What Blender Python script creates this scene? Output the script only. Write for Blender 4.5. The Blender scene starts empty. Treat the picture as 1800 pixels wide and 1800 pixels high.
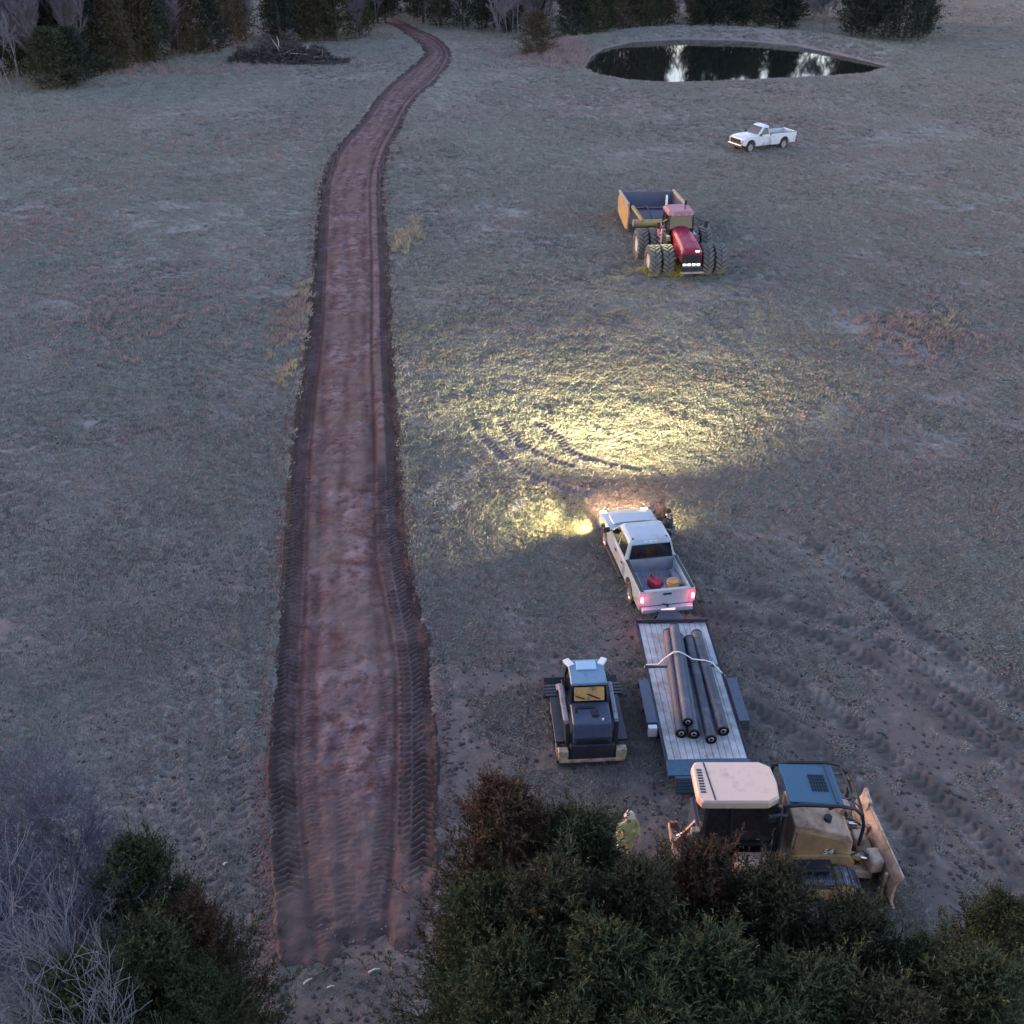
import bpy, bmesh, math, random
import numpy as np
from mathutils import Vector, Matrix, Euler
random.seed(7)
R = math.radians
sc = bpy.context.scene
# ---------------------------------------------------------------- camera
CAM_H = 21.9; PITCH = R(31.5); FPX = 1805.0
cam_d = bpy.data.cameras.new('camera'); cam = bpy.data.objects.new('camera', cam_d)
sc.collection.objects.link(cam)
cam.location = (0, 0, CAM_H); cam.rotation_euler = (R(90) - PITCH, 0, 0)
cam_d.sensor_width = 36; cam_d.sensor_fit = 'HORIZONTAL'; cam_d.lens = 36 * FPX / 1800.0
cam_d.clip_end = 6000; cam_d.clip_start = 0.1
sc.camera = cam
# ---------------------------------------------------------------- world and exposure
SUN_EL = R(4.0); SUN_ROT = R(302)
w = bpy.data.worlds.new("World"); sc.world = w; w.use_nodes = True
wn = w.node_tree; wn.nodes.clear()
sky = wn.nodes.new('ShaderNodeTexSky'); sky.sky_type = 'NISHITA'; sky.sun_disc = False
sky.sun_elevation = SUN_EL; sky.sun_rotation = SUN_ROT; sky.altitude = 200
sky.air_density = 1.0; sky.dust_density = 1.0; sky.ozone_density = 2.0
bg = wn.nodes.new('ShaderNodeBackground'); bg.inputs['Strength'].default_value = 0.12
wo = wn.nodes.new('ShaderNodeOutputWorld')
tint = wn.nodes.new('ShaderNodeMix'); tint.data_type = 'RGBA'; tint.blend_type = 'MULTIPLY'; tint.inputs[0].default_value = 1; tint.inputs[7].default_value = (1.235, .945, 1.01, 1)
wn.links.new(sky.outputs[0], tint.inputs[6]); wn.links.new(tint.outputs[2], bg.inputs[0]); wn.links.new(bg.outputs[0], wo.inputs[0])
sun_d = bpy.data.lights.new('sun', 'SUN'); sun_d.energy = 0.06; sun_d.angle = R(40); sun_d.color = (1.0, .80, .78)
sun = bpy.data.objects.new('sun', sun_d); sc.collection.objects.link(sun)
sun.rotation_euler = (R(62), 0, R(-122))
sc.view_settings.view_transform = 'Standard'; sc.view_settings.look = 'None'
sc.view_settings.exposure = 3.14; sc.view_settings.gamma = 1
sc.cycles.max_bounces = 4; sc.cycles.diffuse_bounces = 2; sc.cycles.glossy_bounces = 2; sc.cycles.transmission_bounces = 2; sc.cycles.caustics_reflective = False; sc.cycles.caustics_refractive = False
# ---------------------------------------------------------------- placing helpers (pixel of the photo -> place in the world)
def P(u, v, z=0.0):
    d = PITCH + math.atan((v - 900) / FPX); Y = (CAM_H - z) / math.tan(d)
    dep = Y * math.cos(PITCH) + (CAM_H - z) * math.sin(PITCH)
    return (u - 900) * dep / FPX, Y
def PY(u, v, Y):
    d = PITCH + math.atan((v - 900) / FPX); z = CAM_H - Y * math.tan(d)
    dep = Y * math.cos(PITCH) + (CAM_H - z) * math.sin(PITCH)
    return (u - 900) * dep / FPX, z
# ---------------------------------------------------------------- materials
def mat(name, col, rough=.6, metal=0, dirt=None, damt=.0, scale=6, bump=0, spec=.5, emis=None, estr=0, coat=0, var=.0, coords='Object'):
    m = bpy.data.materials.new(name); m.use_nodes = True; nt = m.node_tree; b = nt.nodes['Principled BSDF']
    b.inputs['Base Color'].default_value = (*col, 1); b.inputs['Roughness'].default_value = rough
    b.inputs['Metallic'].default_value = metal; b.inputs['Specular IOR Level'].default_value = spec
    b.inputs['Coat Weight'].default_value = coat
    if emis: b.inputs['Emission Color'].default_value = (*emis, 1); b.inputs['Emission Strength'].default_value = estr
    if damt or bump or var:
        tc = nt.nodes.new('ShaderNodeNewGeometry' if coords == 'Position' else 'ShaderNodeTexCoord'); n = nt.nodes.new('ShaderNodeTexNoise')
        n.inputs['Scale'].default_value = scale; n.inputs['Detail'].default_value = 6; n.inputs['Roughness'].default_value = .65
        nt.links.new(tc.outputs[coords], n.inputs['Vector'])
        src = None
        if damt:
            r = nt.nodes.new('ShaderNodeValToRGB'); r.color_ramp.elements[0].position = .62 - damt * .45; r.color_ramp.elements[1].position = .80 - damt * .3
            nt.links.new(n.outputs[0], r.inputs[0])
            mx = nt.nodes.new('ShaderNodeMix'); mx.data_type = 'RGBA'
            mx.inputs[6].default_value = (*col, 1); mx.inputs[7].default_value = (*(dirt or (.12, .08, .06)), 1)
            nt.links.new(r.outputs[0], mx.inputs[0]); nt.links.new(mx.outputs[2], b.inputs['Base Color']); src = mx
        if var:
            hs = nt.nodes.new('ShaderNodeHueSaturation'); n2 = nt.nodes.new('ShaderNodeTexNoise'); n2.inputs['Scale'].default_value = scale * 2.3
            nt.links.new(tc.outputs[coords], n2.inputs['Vector'])
            mp = nt.nodes.new('ShaderNodeMapRange'); mp.inputs[1].default_value = .3; mp.inputs[2].default_value = .7
            mp.inputs[3].default_value = 1 - var; mp.inputs[4].default_value = 1 + var
            nt.links.new(n2.outputs[0], mp.inputs[0]); nt.links.new(mp.outputs[0], hs.inputs['Value'])
            if src: nt.links.new(src.outputs[2], hs.inputs['Color'])
            else: hs.inputs['Color'].default_value = (*col, 1)
            nt.links.new(hs.outputs[0], b.inputs['Base Color'])
        if bump:
            bp = nt.nodes.new('ShaderNodeBump'); bp.inputs['Strength'].default_value = bump; bp.inputs['Distance'].default_value = .02
            nt.links.new(n.outputs[0], bp.inputs['Height']); nt.links.new(bp.outputs[0], b.inputs['Normal'])
    return m
M = {}
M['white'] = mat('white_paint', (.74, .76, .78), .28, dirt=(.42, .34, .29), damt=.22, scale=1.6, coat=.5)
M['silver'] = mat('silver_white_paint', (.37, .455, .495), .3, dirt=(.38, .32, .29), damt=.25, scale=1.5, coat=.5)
M['bedliner'] = mat('bed_paint', (.27, .28, .33), .5, dirt=(.20, .16, .14), damt=.3, scale=3)
M['rail'] = mat('bed_rail_plastic', (.03, .03, .035), .5)
M['glass'] = mat('dark_glass', (.008, .009, .012), .06, spec=.7)
M['black'] = mat('black_plastic', (.02, .02, .022), .5, dirt=(.10, .075, .06), damt=.2, scale=3)
M['chrome'] = mat('chrome', (.6, .6, .62), .22, 1)
M['alu'] = mat('rim_alloy', (.5, .5, .52), .35, .8, dirt=(.2, .15, .12), damt=.2, scale=8)
M['tyre'] = mat('tyre_rubber', (.028, .027, .027), .85, dirt=(.13, .095, .075), damt=.45, scale=5)
M['bigtyre'] = mat('tractor_tyre_rubber', (.065, .067, .07), .8, dirt=(.13, .125, .115), damt=.5, scale=2.5)
M['lug'] = mat('tractor_tyre_lug', (.15, .15, .15), .85, dirt=(.21, .20, .17), damt=.5, scale=2.5)
M['plate'] = mat('licence_plate', (.7, .6, .6), .4, emis=(1, .55, .5), estr=.15)  # faint pink glow in the material stands for light falling on the plate
M['brake'] = mat('brake_light', (.6, .02, .02), .3, emis=(1, .06, .13), estr=.30)
M['brakecore'] = mat('brake_light_core', (.8, .4, .4), .3, emis=(1, .45, .55), estr=1.2)
M['headl'] = mat('headlight_lit', (.8, .8, .7), .3, emis=(1, .93, .6), estr=6)
M['headoff'] = mat('headlight_off', (.6, .62, .65), .15)
M['marker'] = mat('amber_marker', (.03, .04, .05), .3)
M['redplastic'] = mat('red_plastic', (.42, .035, .07), .5, dirt=(.1, .04, .04), damt=.2, scale=8)
M['orange'] = mat('orange_rubber', (.62, .30, .08), .6, var=.2, scale=8)
M['pinkcloth'] = mat('pale_cloth', (.5, .42, .44), .9, var=.2, scale=9)
M['steelblk'] = mat('black_steel', (.035, .04, .055), .42, .3, dirt=(.10, .08, .075), damt=.2, scale=3)
M['tread'] = mat('tread_plate_steel', (.10, .12, .16), .38, .6, dirt=(.10, .08, .08), damt=.2, scale=4)
M['dove'] = mat('ramp_steel', (.075, .15, .21), .42, .35, dirt=(.12, .10, .10), damt=.18, scale=3, var=.12)
M['wood'] = mat('weathered_plank', (.46, .47, .47), .8, dirt=(.27, .245, .235), damt=.36, scale=1.7, bump=.15, var=.16, coords='Position')
M['pipe'] = mat('corrugated_pipe', (.040, .050, .070), .5, dirt=(.11, .115, .14), damt=.3, scale=3, coords='Object')
M['pipedust'] = mat('dusty_pipe', (.055, .075, .115), .5, dirt=(.12, .125, .155), damt=.25, scale=2)
M['pipered'] = mat('mud_stained_pipe', (.065, .075, .11), .6, dirt=(.16, .09, .11), damt=.3, scale=2)
M['piping'] = mat('pipe_bore', (.012, .012, .014), .6)
M['strap'] = mat('ratchet_strap', (.72, .70, .66), .7)
M['catyel'] = mat('yellow_machine_paint', (.42, .25, .115), .5, dirt=(.24, .16, .10), damt=.45, scale=3, bump=.1)
M['cattan'] = mat('sun_faded_tan_paint', (.54, .385, .28), .55, dirt=(.25, .16, .12), damt=.45, scale=3, bump=.1)
M['cream'] = mat('cream_roof_paint', (.80, .58, .44), .5, dirt=(.55, .40, .32), damt=.2, scale=2.2)
M['bluero'] = mat('blue_canopy_paint', (.05, .13, .20), .32, .15, dirt=(.10, .11, .13), damt=.2, scale=4)
M['blk2'] = mat('black_guard_steel', (.022, .026, .035), .4, .2)
M['trackst'] = mat('track_shoe_steel', (.30, .33, .40), .38, .8, dirt=(.10, .08, .07), damt=.35, scale=5)
M['hyd'] = mat('hydraulic_rod', (.75, .75, .76), .2, 1)
M['hose'] = mat('hydraulic_hose', (.02, .02, .022), .5)
M['skidroof'] = mat('loader_roof_paint', (.14, .26, .36), .35, .1, dirt=(.12, .11, .12), damt=.2, scale=5)
M['skidhatch'] = mat('roof_hatch', (.34, .52, .62), .25)
M['grey'] = mat('grey_arm_paint', (.26, .27, .31), .5, dirt=(.14, .11, .10), damt=.35, scale=4)
M['hoodblue'] = mat('charcoal_hood_paint', (.05, .07, .12), .4, .1, dirt=(.11, .10, .11), damt=.3, scale=5)
M['amber'] = mat('amber_panel', (.62, .33, .10), .35, dirt=(.12, .06, .03), damt=.25, scale=6)
M['skidyel'] = mat('dirty_cream_counterweight', (.52, .42, .30), .6, dirt=(.2, .15, .12), damt=.45, scale=6)
M['red'] = mat('red_tractor_paint', (.30, .016, .050), .38, dirt=(.30, .12, .12), damt=.28, scale=1.6, coat=.2)
M['redfade'] = mat('dusty_red_roof', (.42, .16, .19), .55, dirt=(.35, .24, .24), damt=.4, scale=2)
M['pinkst'] = mat('dusty_pink_panel', (.48, .34, .36), .6, var=.1, scale=3)
M['scryel'] = mat('scraper_yellow', (.46, .33, .12), .5, dirt=(.27, .19, .13), damt=.4, scale=2)
M['scrint'] = mat('scraper_inner_steel', (.13, .14, .20), .5, .35, dirt=(.17, .12, .13), damt=.4, scale=1.4)
M['whitepl'] = mat('white_plastic', (.75, .75, .75), .4)
M['rimpale'] = mat('pale_grey_rim', (.62, .62, .58), .5)
M['lampw'] = mat('work_lamp', (.8, .8, .7), .3, emis=(1, .96, .8), estr=.35)
M['skin'] = mat('skin', (.42, .24, .17), .6)
M['brown'] = mat('brown_jacket', (.17, .11, .075), .9, var=.25, scale=12)
M['navy'] = mat('navy_jacket', (.022, .028, .045), .8, var=.2, scale=12)
M['jeans'] = mat('blue_grey_trousers', (.07, .085, .13), .85, var=.2, scale=12)
M['darkcap'] = mat('dark_red_cap', (.05, .015, .012), .8)
M['boot'] = mat('boot_leather', (.03, .022, .018), .7)
M['hivis'] = mat('hi_vis_yellow_cloth', (.55, .54, .24), .75, var=.15, scale=12)
M['hardhat'] = mat('white_hard_hat', (.75, .73, .60), .35)
M['khaki'] = mat('khaki_trousers', (.25, .22, .12), .85, var=.2, scale=10)
M['barkpale'] = mat('pale_bark', (.17, .17, .19), .9, var=.2, scale=5)
M['barkdark'] = mat('dark_bark', (.10, .085, .075), .9, var=.25, scale=5, bump=.2)
M['barkviolet'] = mat('violet_grey_twigs', (.10, .10, .135), .9, var=.2, scale=3)
M['stick'] = mat('peeled_pale_wood', (.62, .57, .50), .7)
M['stone'] = mat('pale_stone', (.23, .18, .17), .8, var=.3, scale=6)
M['clod'] = mat('red_clay_clod', (.13, .075, .068), .9, var=.3, scale=6)
# ---------------------------------------------------------------- mesh builder
def tag(o, label=None, cat=None, group=None, kind=None):
    if label: o['label'] = label
    if cat: o['category'] = cat
    if group: o['group'] = group
    if kind: o['kind'] = kind
    return o
def empty(name, loc=(0, 0, 0), rz=0, label=None, cat=None, group=None):
    o = bpy.data.objects.new(name, None); sc.collection.objects.link(o); o.location = loc; o.rotation_euler = (0, 0, rz)
    o.empty_display_size = .2
    return tag(o, label, cat, group)
class MB:
    def __init__(s): s.v = []; s.f = []; s.sm = []
    def add(s, vs, fs, smooth=False):
        k = len(s.v); s.v += [tuple(a) for a in vs]; s.f += [tuple(i + k for i in f) for f in fs]; s.sm += [smooth] * len(fs); return s
    def box(s, c, d, rot=(0, 0, 0), taper=(1, 1)):
        m = Euler(rot).to_matrix(); c = Vector(c); vs = []
        for z in (-.5, .5):
            tx, ty = taper if z > 0 else (1, 1)
            for x, y in ((-.5, -.5), (.5, -.5), (.5, .5), (-.5, .5)):
                vs.append(c + m @ Vector((x * d[0] * tx, y * d[1] * ty, z * d[2])))
        return s.add(vs, [(3, 2, 1, 0), (4, 5, 6, 7), (0, 1, 5, 4), (1, 2, 6, 5), (2, 3, 7, 6), (3, 0, 4, 7)])
    def bar(s, a, b, w, h=None):
        a = Vector(a); b = Vector(b); d = b - a; h = h or w
        q = d.to_track_quat('X', 'Z').to_matrix(); c = (a + b) / 2; vs = []
        for z in (-.5, .5):
            for x, y in ((-.5, -.5), (.5, -.5), (.5, .5), (-.5, .5)):
                vs.append(c + q @ Vector((x * d.length, y * w, z * h)))
        return s.add(vs, [(3, 2, 1, 0), (4, 5, 6, 7), (0, 1, 5, 4), (1, 2, 6, 5), (2, 3, 7, 6), (3, 0, 4, 7)])
    def prism(s, poly, y0, y1, fn=None):     # polygon in x,z swept along y
        n = len(poly); vs = [(x, y0, z) for x, z in poly] + [(x, y1, z) for x, z in poly]
        if fn: vs = [fn(*a) for a in vs]
        return s.add(vs, [tuple(range(n)), tuple(range(2 * n - 1, n - 1, -1))] + [((i + 1) % n, i, i + n, (i + 1) % n + n) for i in range(n)])
    def loft(s, rings, cap=True, smooth=True):
        n = len(rings[0]); vs = [p for r in rings for p in r]; fs = []
        for k in range(len(rings) - 1):
            for i in range(n):
                j = (i + 1) % n; fs.append((k * n + i, k * n + j, (k + 1) * n + j, (k + 1) * n + i))
        s.add(vs, fs, smooth)
        if cap:
            s.add(rings[0], [tuple(range(n - 1, -1, -1))]); s.add(rings[-1], [tuple(range(n))])
        return s
    def tube(s, path, r, n=8, cap=True):
        path = [Vector(p) for p in path]; rs = r if isinstance(r, (list, tuple)) else [r] * len(path); rings = []
        up = Vector((0, 0, 1)); d0 = (path[1] - path[0]).normalized()
        if abs(d0.dot(up)) > .95: up = Vector((1, 0, 0))
        a = d0.cross(up).normalized()
        for i, p in enumerate(path):
            d = (path[min(i + 1, len(path) - 1)] - path[max(i - 1, 0)]).normalized()
            a = (a - d * a.dot(d)).normalized(); b = d.cross(a)
            rings.append([p + (a * math.cos(t) + b * math.sin(t)) * rs[i] for t in [2 * math.pi * k / n for k in range(n)]])
        return s.loft(rings, cap)
    def lathe(s, prof, c=(0, 0, 0), axis='y', n=24, smooth=True, closed=False):
        if closed: prof = list(prof) + [prof[0]]   # prof: (offset along axis, radius)
        rings = []
        for o_, r in prof:
            ring = []
            for k in range(n):
                t = 2 * math.pi * k / n
                if axis == 'y': ring.append((c[0] + r * math.cos(t), c[1] + o_, c[2] + r * math.sin(t)))
                elif axis == 'z': ring.append((c[0] + r * math.cos(t), c[1] + r * math.sin(t), c[2] + o_))
                else: ring.append((c[0] + o_, c[1] + r * math.cos(t), c[2] + r * math.sin(t)))
            rings.append(ring)
        return s.loft(rings, not closed, smooth)
    def pane(s, a, b, c, d, th=.012):
        a, b, c, d = map(Vector, (a, b, c, d)); n = (b - a).cross(d - a).normalized() * th
        return s.add([a, b, c, d, a + n, b + n, c + n, d + n], [(3, 2, 1, 0), (4, 5, 6, 7), (0, 1, 5, 4), (1, 2, 6, 5), (2, 3, 7, 6), (3, 0, 4, 7)])
    def mesh(s, name, m):
        me = bpy.data.meshes.new(name); me.from_pydata([tuple(v) for v in s.v], [], s.f)
        me.polygons.foreach_set('use_smooth', s.sm); me.materials.append(m); me.update()
        bm = bmesh.new(); bm.from_mesh(me); bmesh.ops.recalc_face_normals(bm, faces=bm.faces); bm.to_mesh(me); bm.free()
        return me
    def build(s, name, m, parent=None, bev=0, seg=2, loc=None, rz=0, label=None):
        o = bpy.data.objects.new(name, s.mesh(name, m)); sc.collection.objects.link(o)
        if parent: o.parent = parent
        if loc: o.location = loc
        o.rotation_euler = (0, 0, rz)
        if bev:
            b = o.modifiers.new('bevel', 'BEVEL'); b.width = bev; b.segments = seg; b.limit_method = 'ANGLE'; b.angle_limit = R(35)
            b.harden_normals = False
        if label: o['label'] = label
        return o
def inst(name, me, parent, loc=(0, 0, 0), rot=(0, 0, 0), scale=(1, 1, 1)):
    o = bpy.data.objects.new(name, me); sc.collection.objects.link(o); o.parent = parent
    o.location = loc; o.rotation_euler = rot; o.scale = scale; return o
def np_obj(name, V, F, m, parent=None, attrs=None, smooth=False):
    me = bpy.data.meshes.new(name); V = np.asarray(V, np.float32); F = np.asarray(F, np.int32)
    me.vertices.add(len(V)); me.vertices.foreach_set('co', V.ravel())
    k = F.shape[1]; me.loops.add(F.size); me.loops.foreach_set('vertex_index', F.ravel())
    me.polygons.add(len(F)); me.polygons.foreach_set('loop_start', np.arange(0, F.size, k, dtype=np.int32))
    me.polygons.foreach_set('use_smooth', np.full(len(F), smooth)); me.update(calc_edges=True)
    for n_, a in (attrs or {}).items():
        at = me.attributes.new(n_, 'FLOAT', 'POINT'); at.data.foreach_set('value', np.asarray(a, np.float32))
    me.materials.append(m); o = bpy.data.objects.new(name, me); sc.collection.objects.link(o)
    if parent: o.parent = parent
    return o
# ---------------------------------------------------------------- numpy noise
def vnoise(x, y, seed=0):
    xi = np.floor(x).astype(np.int64); yi = np.floor(y).astype(np.int64); xf = x - xi; yf = y - yi
    u = xf * xf * (3 - 2 * xf); v = yf * yf * (3 - 2 * yf)
    def h(a, b):
        n = (a * 374761393 + b * 668265263 + seed * 1442695041) & 0xffffffff
        n = ((n ^ (n >> 13)) * 1274126177) & 0xffffffff
        return ((n ^ (n >> 16)) & 0xffff) / 65535.0
    return (h(xi, yi) * (1 - u) + h(xi + 1, yi) * u) * (1 - v) + (h(xi, yi + 1) * (1 - u) + h(xi + 1, yi + 1) * u) * v
def fbm(x, y, sc_, o=4, seed=0):
    r = 0; a = .5; t = 0
    for i in range(o):
        r = r + a * vnoise(x * sc_ * 2 ** i, y * sc_ * 2 ** i, seed + i); t += a; a *= .55
    return r / t
def poly_dist(X, Y, pts):
    """distance to a polyline, arc length of the nearest point, signed side"""
    best = np.full(X.shape, 1e9); S = np.zeros(X.shape); side = np.zeros(X.shape); acc = 0
    for (x0, y0), (x1, y1) in zip(pts[:-1], pts[1:]):
        dx, dy = x1 - x0, y1 - y0; L = math.hypot(dx, dy)
        t = np.clip(((X - x0) * dx + (Y - y0) * dy) / L ** 2, 0, 1)
        px = X - x0 - t * dx; py = Y - y0 - t * dy; d = np.hypot(px, py); k = d < best
        best = np.where(k, d, best); S = np.where(k, acc + t * L, S); side = np.where(k, (dx * py - dy * px) / L, side); acc += L
    return best, S, side
def smooth_path(pts, n=8):
    out = []
    for i in range(len(pts) - 1):
        p0 = pts[max(i - 1, 0)]; p1 = pts[i]; p2 = pts[i + 1]; p3 = pts[min(i + 2, len(pts) - 1)]
        for k in range(n):
            t = k / n
            out.append(tuple(.5 * (2 * p1[j] + (p2[j] - p0[j]) * t + (2 * p0[j] - 5 * p1[j] + 4 * p2[j] - p3[j]) * t * t + (3 * p1[j] - p0[j] - 3 * p2[j] + p3[j]) * t ** 3) for j in range(len(p1))))
    out.append(tuple(pts[-1])); return out
def sstep(a, b, x):
    t = np.clip((x - a) / (b - a), 0, 1); return t * t * (3 - 2 * t)
# ---------------------------------------------------------------- road course
edge = [(1800, 500, 760), (1700, 492, 768), (1600, 480, 770), (1500, 474, 774), (1350, 470, 772), (1200, 477, 765), (1100, 485, 748), (1000, 493, 724), (900, 500, 713), (800, 508, 708), (700, 520, 700),
        (600, 535, 692), (500, 545, 688), (400, 553, 681), (330, 560, 677), (290, 573, 681), (255, 594, 692), (225, 622, 708), (195, 645, 722), (165, 668, 745), (138, 696, 775),
        (112, 728, 792), (95, 742, 796), (80, 738, 788), (68, 722, 772), (57, 705, 752), (48, 694, 728), (40, 682, 708), (33, 668, 690)]
road_raw = []
for v, l, r in edge:
    a = P(l, v); b = P(r, v); road_raw.append(((a[0] + b[0]) / 2, a[1], b[0] - a[0]))
hwid = []
for i, (x, y, wd) in enumerate(road_raw):
    a = road_raw[max(i - 1, 0)]; b = road_raw[min(i + 1, len(road_raw) - 1)]; dx, dy = b[0] - a[0], b[1] - a[1]
    hwid.append(max(1.9, min(3.0, wd / 2 * abs(dy) / math.hypot(dx, dy))))
RP = smooth_path([(x, y, h) for (x, y, _), h in zip(road_raw, hwid)], 8)
RPxy = [(a[0], a[1]) for a in RP]; RPh = np.array([a[2] for a in RP])
RPs = np.concatenate([[0], np.cumsum([math.dist(a, b) for a, b in zip(RPxy[:-1], RPxy[1:])])])
pond_px = [(1027, 120), (1038, 100), (1060, 86), (1110, 74), (1200, 69), (1300, 71), (1400, 80), (1480, 97), (1530, 109), (1562, 117), (1520, 130), (1440, 137), (1340, 142), (1240, 147), (1170, 148), (1110, 144), (1055, 134)]
pond = [P(u, v, -.25) for u, v in pond_px]
def pond_sd(X, Y):
    d, _, _ = poly_dist(X, Y, pond + [pond[0]])
    ins = np.zeros(X.shape, bool)
    for (x0, y0), (x1, y1) in zip(pond, pond[1:] + pond[:1]):
        c = ((y0 > Y) != (y1 > Y)) & (X < (x1 - x0) * (Y - y0) / (y1 - y0 + 1e-9) + x0); ins ^= c
    return np.where(ins, -d, d)
pond_c = (np.mean([p[0] for p in pond]), np.mean([p[1] for p in pond]))
def px_path(l, z=0): return smooth_path([P(u, v, z) for u, v in l], 5)
arcs = [px_path(a) for a in ([(844, 767), (871, 793), (902, 820), (947, 842), (991, 858), (1035, 868)],
    [(945, 745), (978, 767), (991, 784), (1013, 798), (1058, 813), (1124, 827)],
    [(880, 745), (905, 775), (950, 800), (1000, 818)])]
ruts = [px_path(a) for a in ([(1180, 1075), (1300, 1085), (1420, 1110), (1530, 1165), (1640, 1240), (1800, 1370), (1900, 1480)],
    [(1240, 1020), (1360, 1050), (1480, 1095), (1600, 1160), (1720, 1250), (1850, 1350)],
    [(1330, 1170), (1420, 1215), (1530, 1300), (1650, 1400), (1780, 1530)],
    [(1310, 1240), (1400, 1290), (1500, 1375), (1620, 1500)],
    [(1440, 960), (1560, 1060), (1700, 1170), (1850, 1260)],
    [(330, 1200), (300, 1300), (310, 1420), (380, 1560)], [(400, 1180), (410, 1300), (420, 1450)])]
spots_dirt = [(1080, 1100, 3.0, .8), (1100, 880, 2.2, .55), (60, 400, 5, .6), (250, 540, 5, .5), (400, 1370, 1.2, .7), (140, 1155, 1, .8), (400, 245, 8, .5), (1010, 1140, 2.5, .5), (1250, 1060, 2, .5),
              (230, 1240, 1.3, .5), (760, 290, 5, .6), (1000, 110, 7, .8), (640, 100, 8, .5), (1700, 15, 25, .5), (1200, 560, 6, .25), (1350, 1000, 3, .35), (350, 1420, 1.3, .6), (560, 930, 2, .2), (1300, 1400, 4, .4), (1120, 760, 3, .3), (1500, 640, 5, .3), (560, 200, 9, .3), (880, 540, 5, .3), (200, 800, 4, .4), (120, 640, 6, .35), (330, 900, 3, .4), (900, 1250, 2.5, .6), (850, 1130, 2, .5), (1300, 930, 3, .4)]
def ground_z(X, Y):
    z = (fbm(X, Y, .035, 3, 3) - .5) * .5 * sstep(20, 90, Y) + (fbm(X, Y, .25, 3, 9) - .5) * .10
    return z
def gz(x, y): return float(ground_z(np.array([float(x)]), np.array([float(y)]))[0])
def imprint(X, Y, pts, width, pitch, depth, z, twist=.6):
    m = (X > min(p[0] for p in pts) - 2) & (X < max(p[0] for p in pts) + 2) & (Y > min(p[1] for p in pts) - 2) & (Y < max(p[1] for p in pts) + 2)
    if not m.any(): return np.zeros(X.shape)
    d, s, sd = poly_dist(X[m], Y[m], pts)
    ins = 1 - sstep(width * .42, width * .58, d)
    ph = (s + np.abs(sd) * twist) / pitch * 2 * math.pi
    lug = np.clip(np.sin(ph) * 1.6, -1, 1) * .5
    rim = np.exp(-((d - width * .6) / (.08)) ** 2)
    z[m] += ins * (lug * depth - depth * .35) + rim * depth * .5
    out = np.zeros(X.shape); out[m] = ins; return out
def axis(fine_a, fine_b, step, ends, grow=1.06, maxs=8):
    xs = list(np.arange(fine_a, fine_b, step)); s = step
    x = xs[-1]
    while x < ends[1]: s = min(s * grow, maxs if x < 400 else 60); x += s; xs.append(x)
    s = step; x = xs[0]; lo = []
    while x > ends[0]: s = min(s * grow, maxs if x > -400 else 60); x -= s; lo.append(x)
    return np.array(lo[::-1] + xs)
gx = axis(-13, 17, .085, (-1500, 1500), 1.045, 1.3)
ys = [8.0]
while ys[-1] < 2500:
    y = ys[-1]; s = .075 if y < 48 else min(.075 + (y - 48) * .0055, .6 if y < 215 else .6 + (y - 215) * .05)
    ys.append(y + s)
gy = np.concatenate([np.array([-600, -200, -60, -20, -5, 2, 5, 6.5, 7.4]), np.array(ys)])
GX, GY = np.meshgrid(gx, gy)
Z = ground_z(GX, GY)
near = 1 - sstep(50, 110, GY)
Z += (fbm(GX, GY, 3.0, 3, 21) - .5) * .10 * near + (fbm(GX, GY, 1.1, 2, 31) - .5) * .08
# road bed lowered
D_ = np.full(GX.shape, 60.0); S_ = np.full(GX.shape, 1.0)
for k0 in range(0, len(RPxy) - 1, 16):
    sg = RPxy[k0:k0 + 17]; y0_, y1_ = sg[0][1] - 3.5, sg[-1][1] + 3.5; i0, i1 = np.searchsorted(gy, (min(y0_, y1_ - 7), max(y0_ + 7, y1_)))
    xs_ = [q[0] for q in sg]; j0, j1 = np.searchsorted(gx, (min(xs_) - 6, max(xs_) + 6))
    d_, s_, _ = poly_dist(GX[i0:i1, j0:j1], GY[i0:i1, j0:j1], sg); w_ = d_ < D_[i0:i1, j0:j1]
    D_[i0:i1, j0:j1] = np.where(w_, d_, D_[i0:i1, j0:j1]); S_[i0:i1, j0:j1] = np.where(w_, s_ + RPs[k0], S_[i0:i1, j0:j1])
hw_ = np.interp(S_, RPs, RPh)
Z -= .22 * (1 - sstep(-.42, -.10, D_ - hw_)) * sstep(1.4, 2.8, S_)
rim = np.exp(-((D_ - hw_ - .05) / .22) ** 2); Z += rim * .05 * fbm(GX, GY, 1.5, 3, 5) * 1.6
rut_vignette_mask = np.zeros(GX.shape)
for a in arcs: rut_vignette_mask = np.maximum(rut_vignette_mask, max(.3, .1) * imprint(GX, GY, a, .56, .27, .12, Z))
for i, a in enumerate(ruts): rut_vignette_mask = np.maximum(rut_vignette_mask, (.6 if i < 5 else .25) * imprint(GX, GY, a, .55, .3, .07, Z))
for i, a in enumerate(ruts[:5]):   # churned, damp soil around the ruts
    m_ = (GX > 2) & (GX < 24) & (GY > 8) & (GY < 40); d_, s_, _ = poly_dist(GX[m_], GY[m_], a[::3] + [a[-1]])
    rut_vignette_mask[m_] = np.maximum(rut_vignette_mask[m_], 1.0 * np.exp(-(d_ / 1.3) ** 2) * sstep(.2, .5, fbm(GX[m_], GY[m_], 1.3, 4, 140 + i)))
    Z[m_] += np.exp(-(d_ / .9) ** 2) * (fbm(GX[m_], GY[m_], 2.6, 4, 150 + i) - .5) * .13
near_vignette = sstep(21, 14, GY) if False else (1 - sstep(14, 24, GY)) * (GY > 5)
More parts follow.
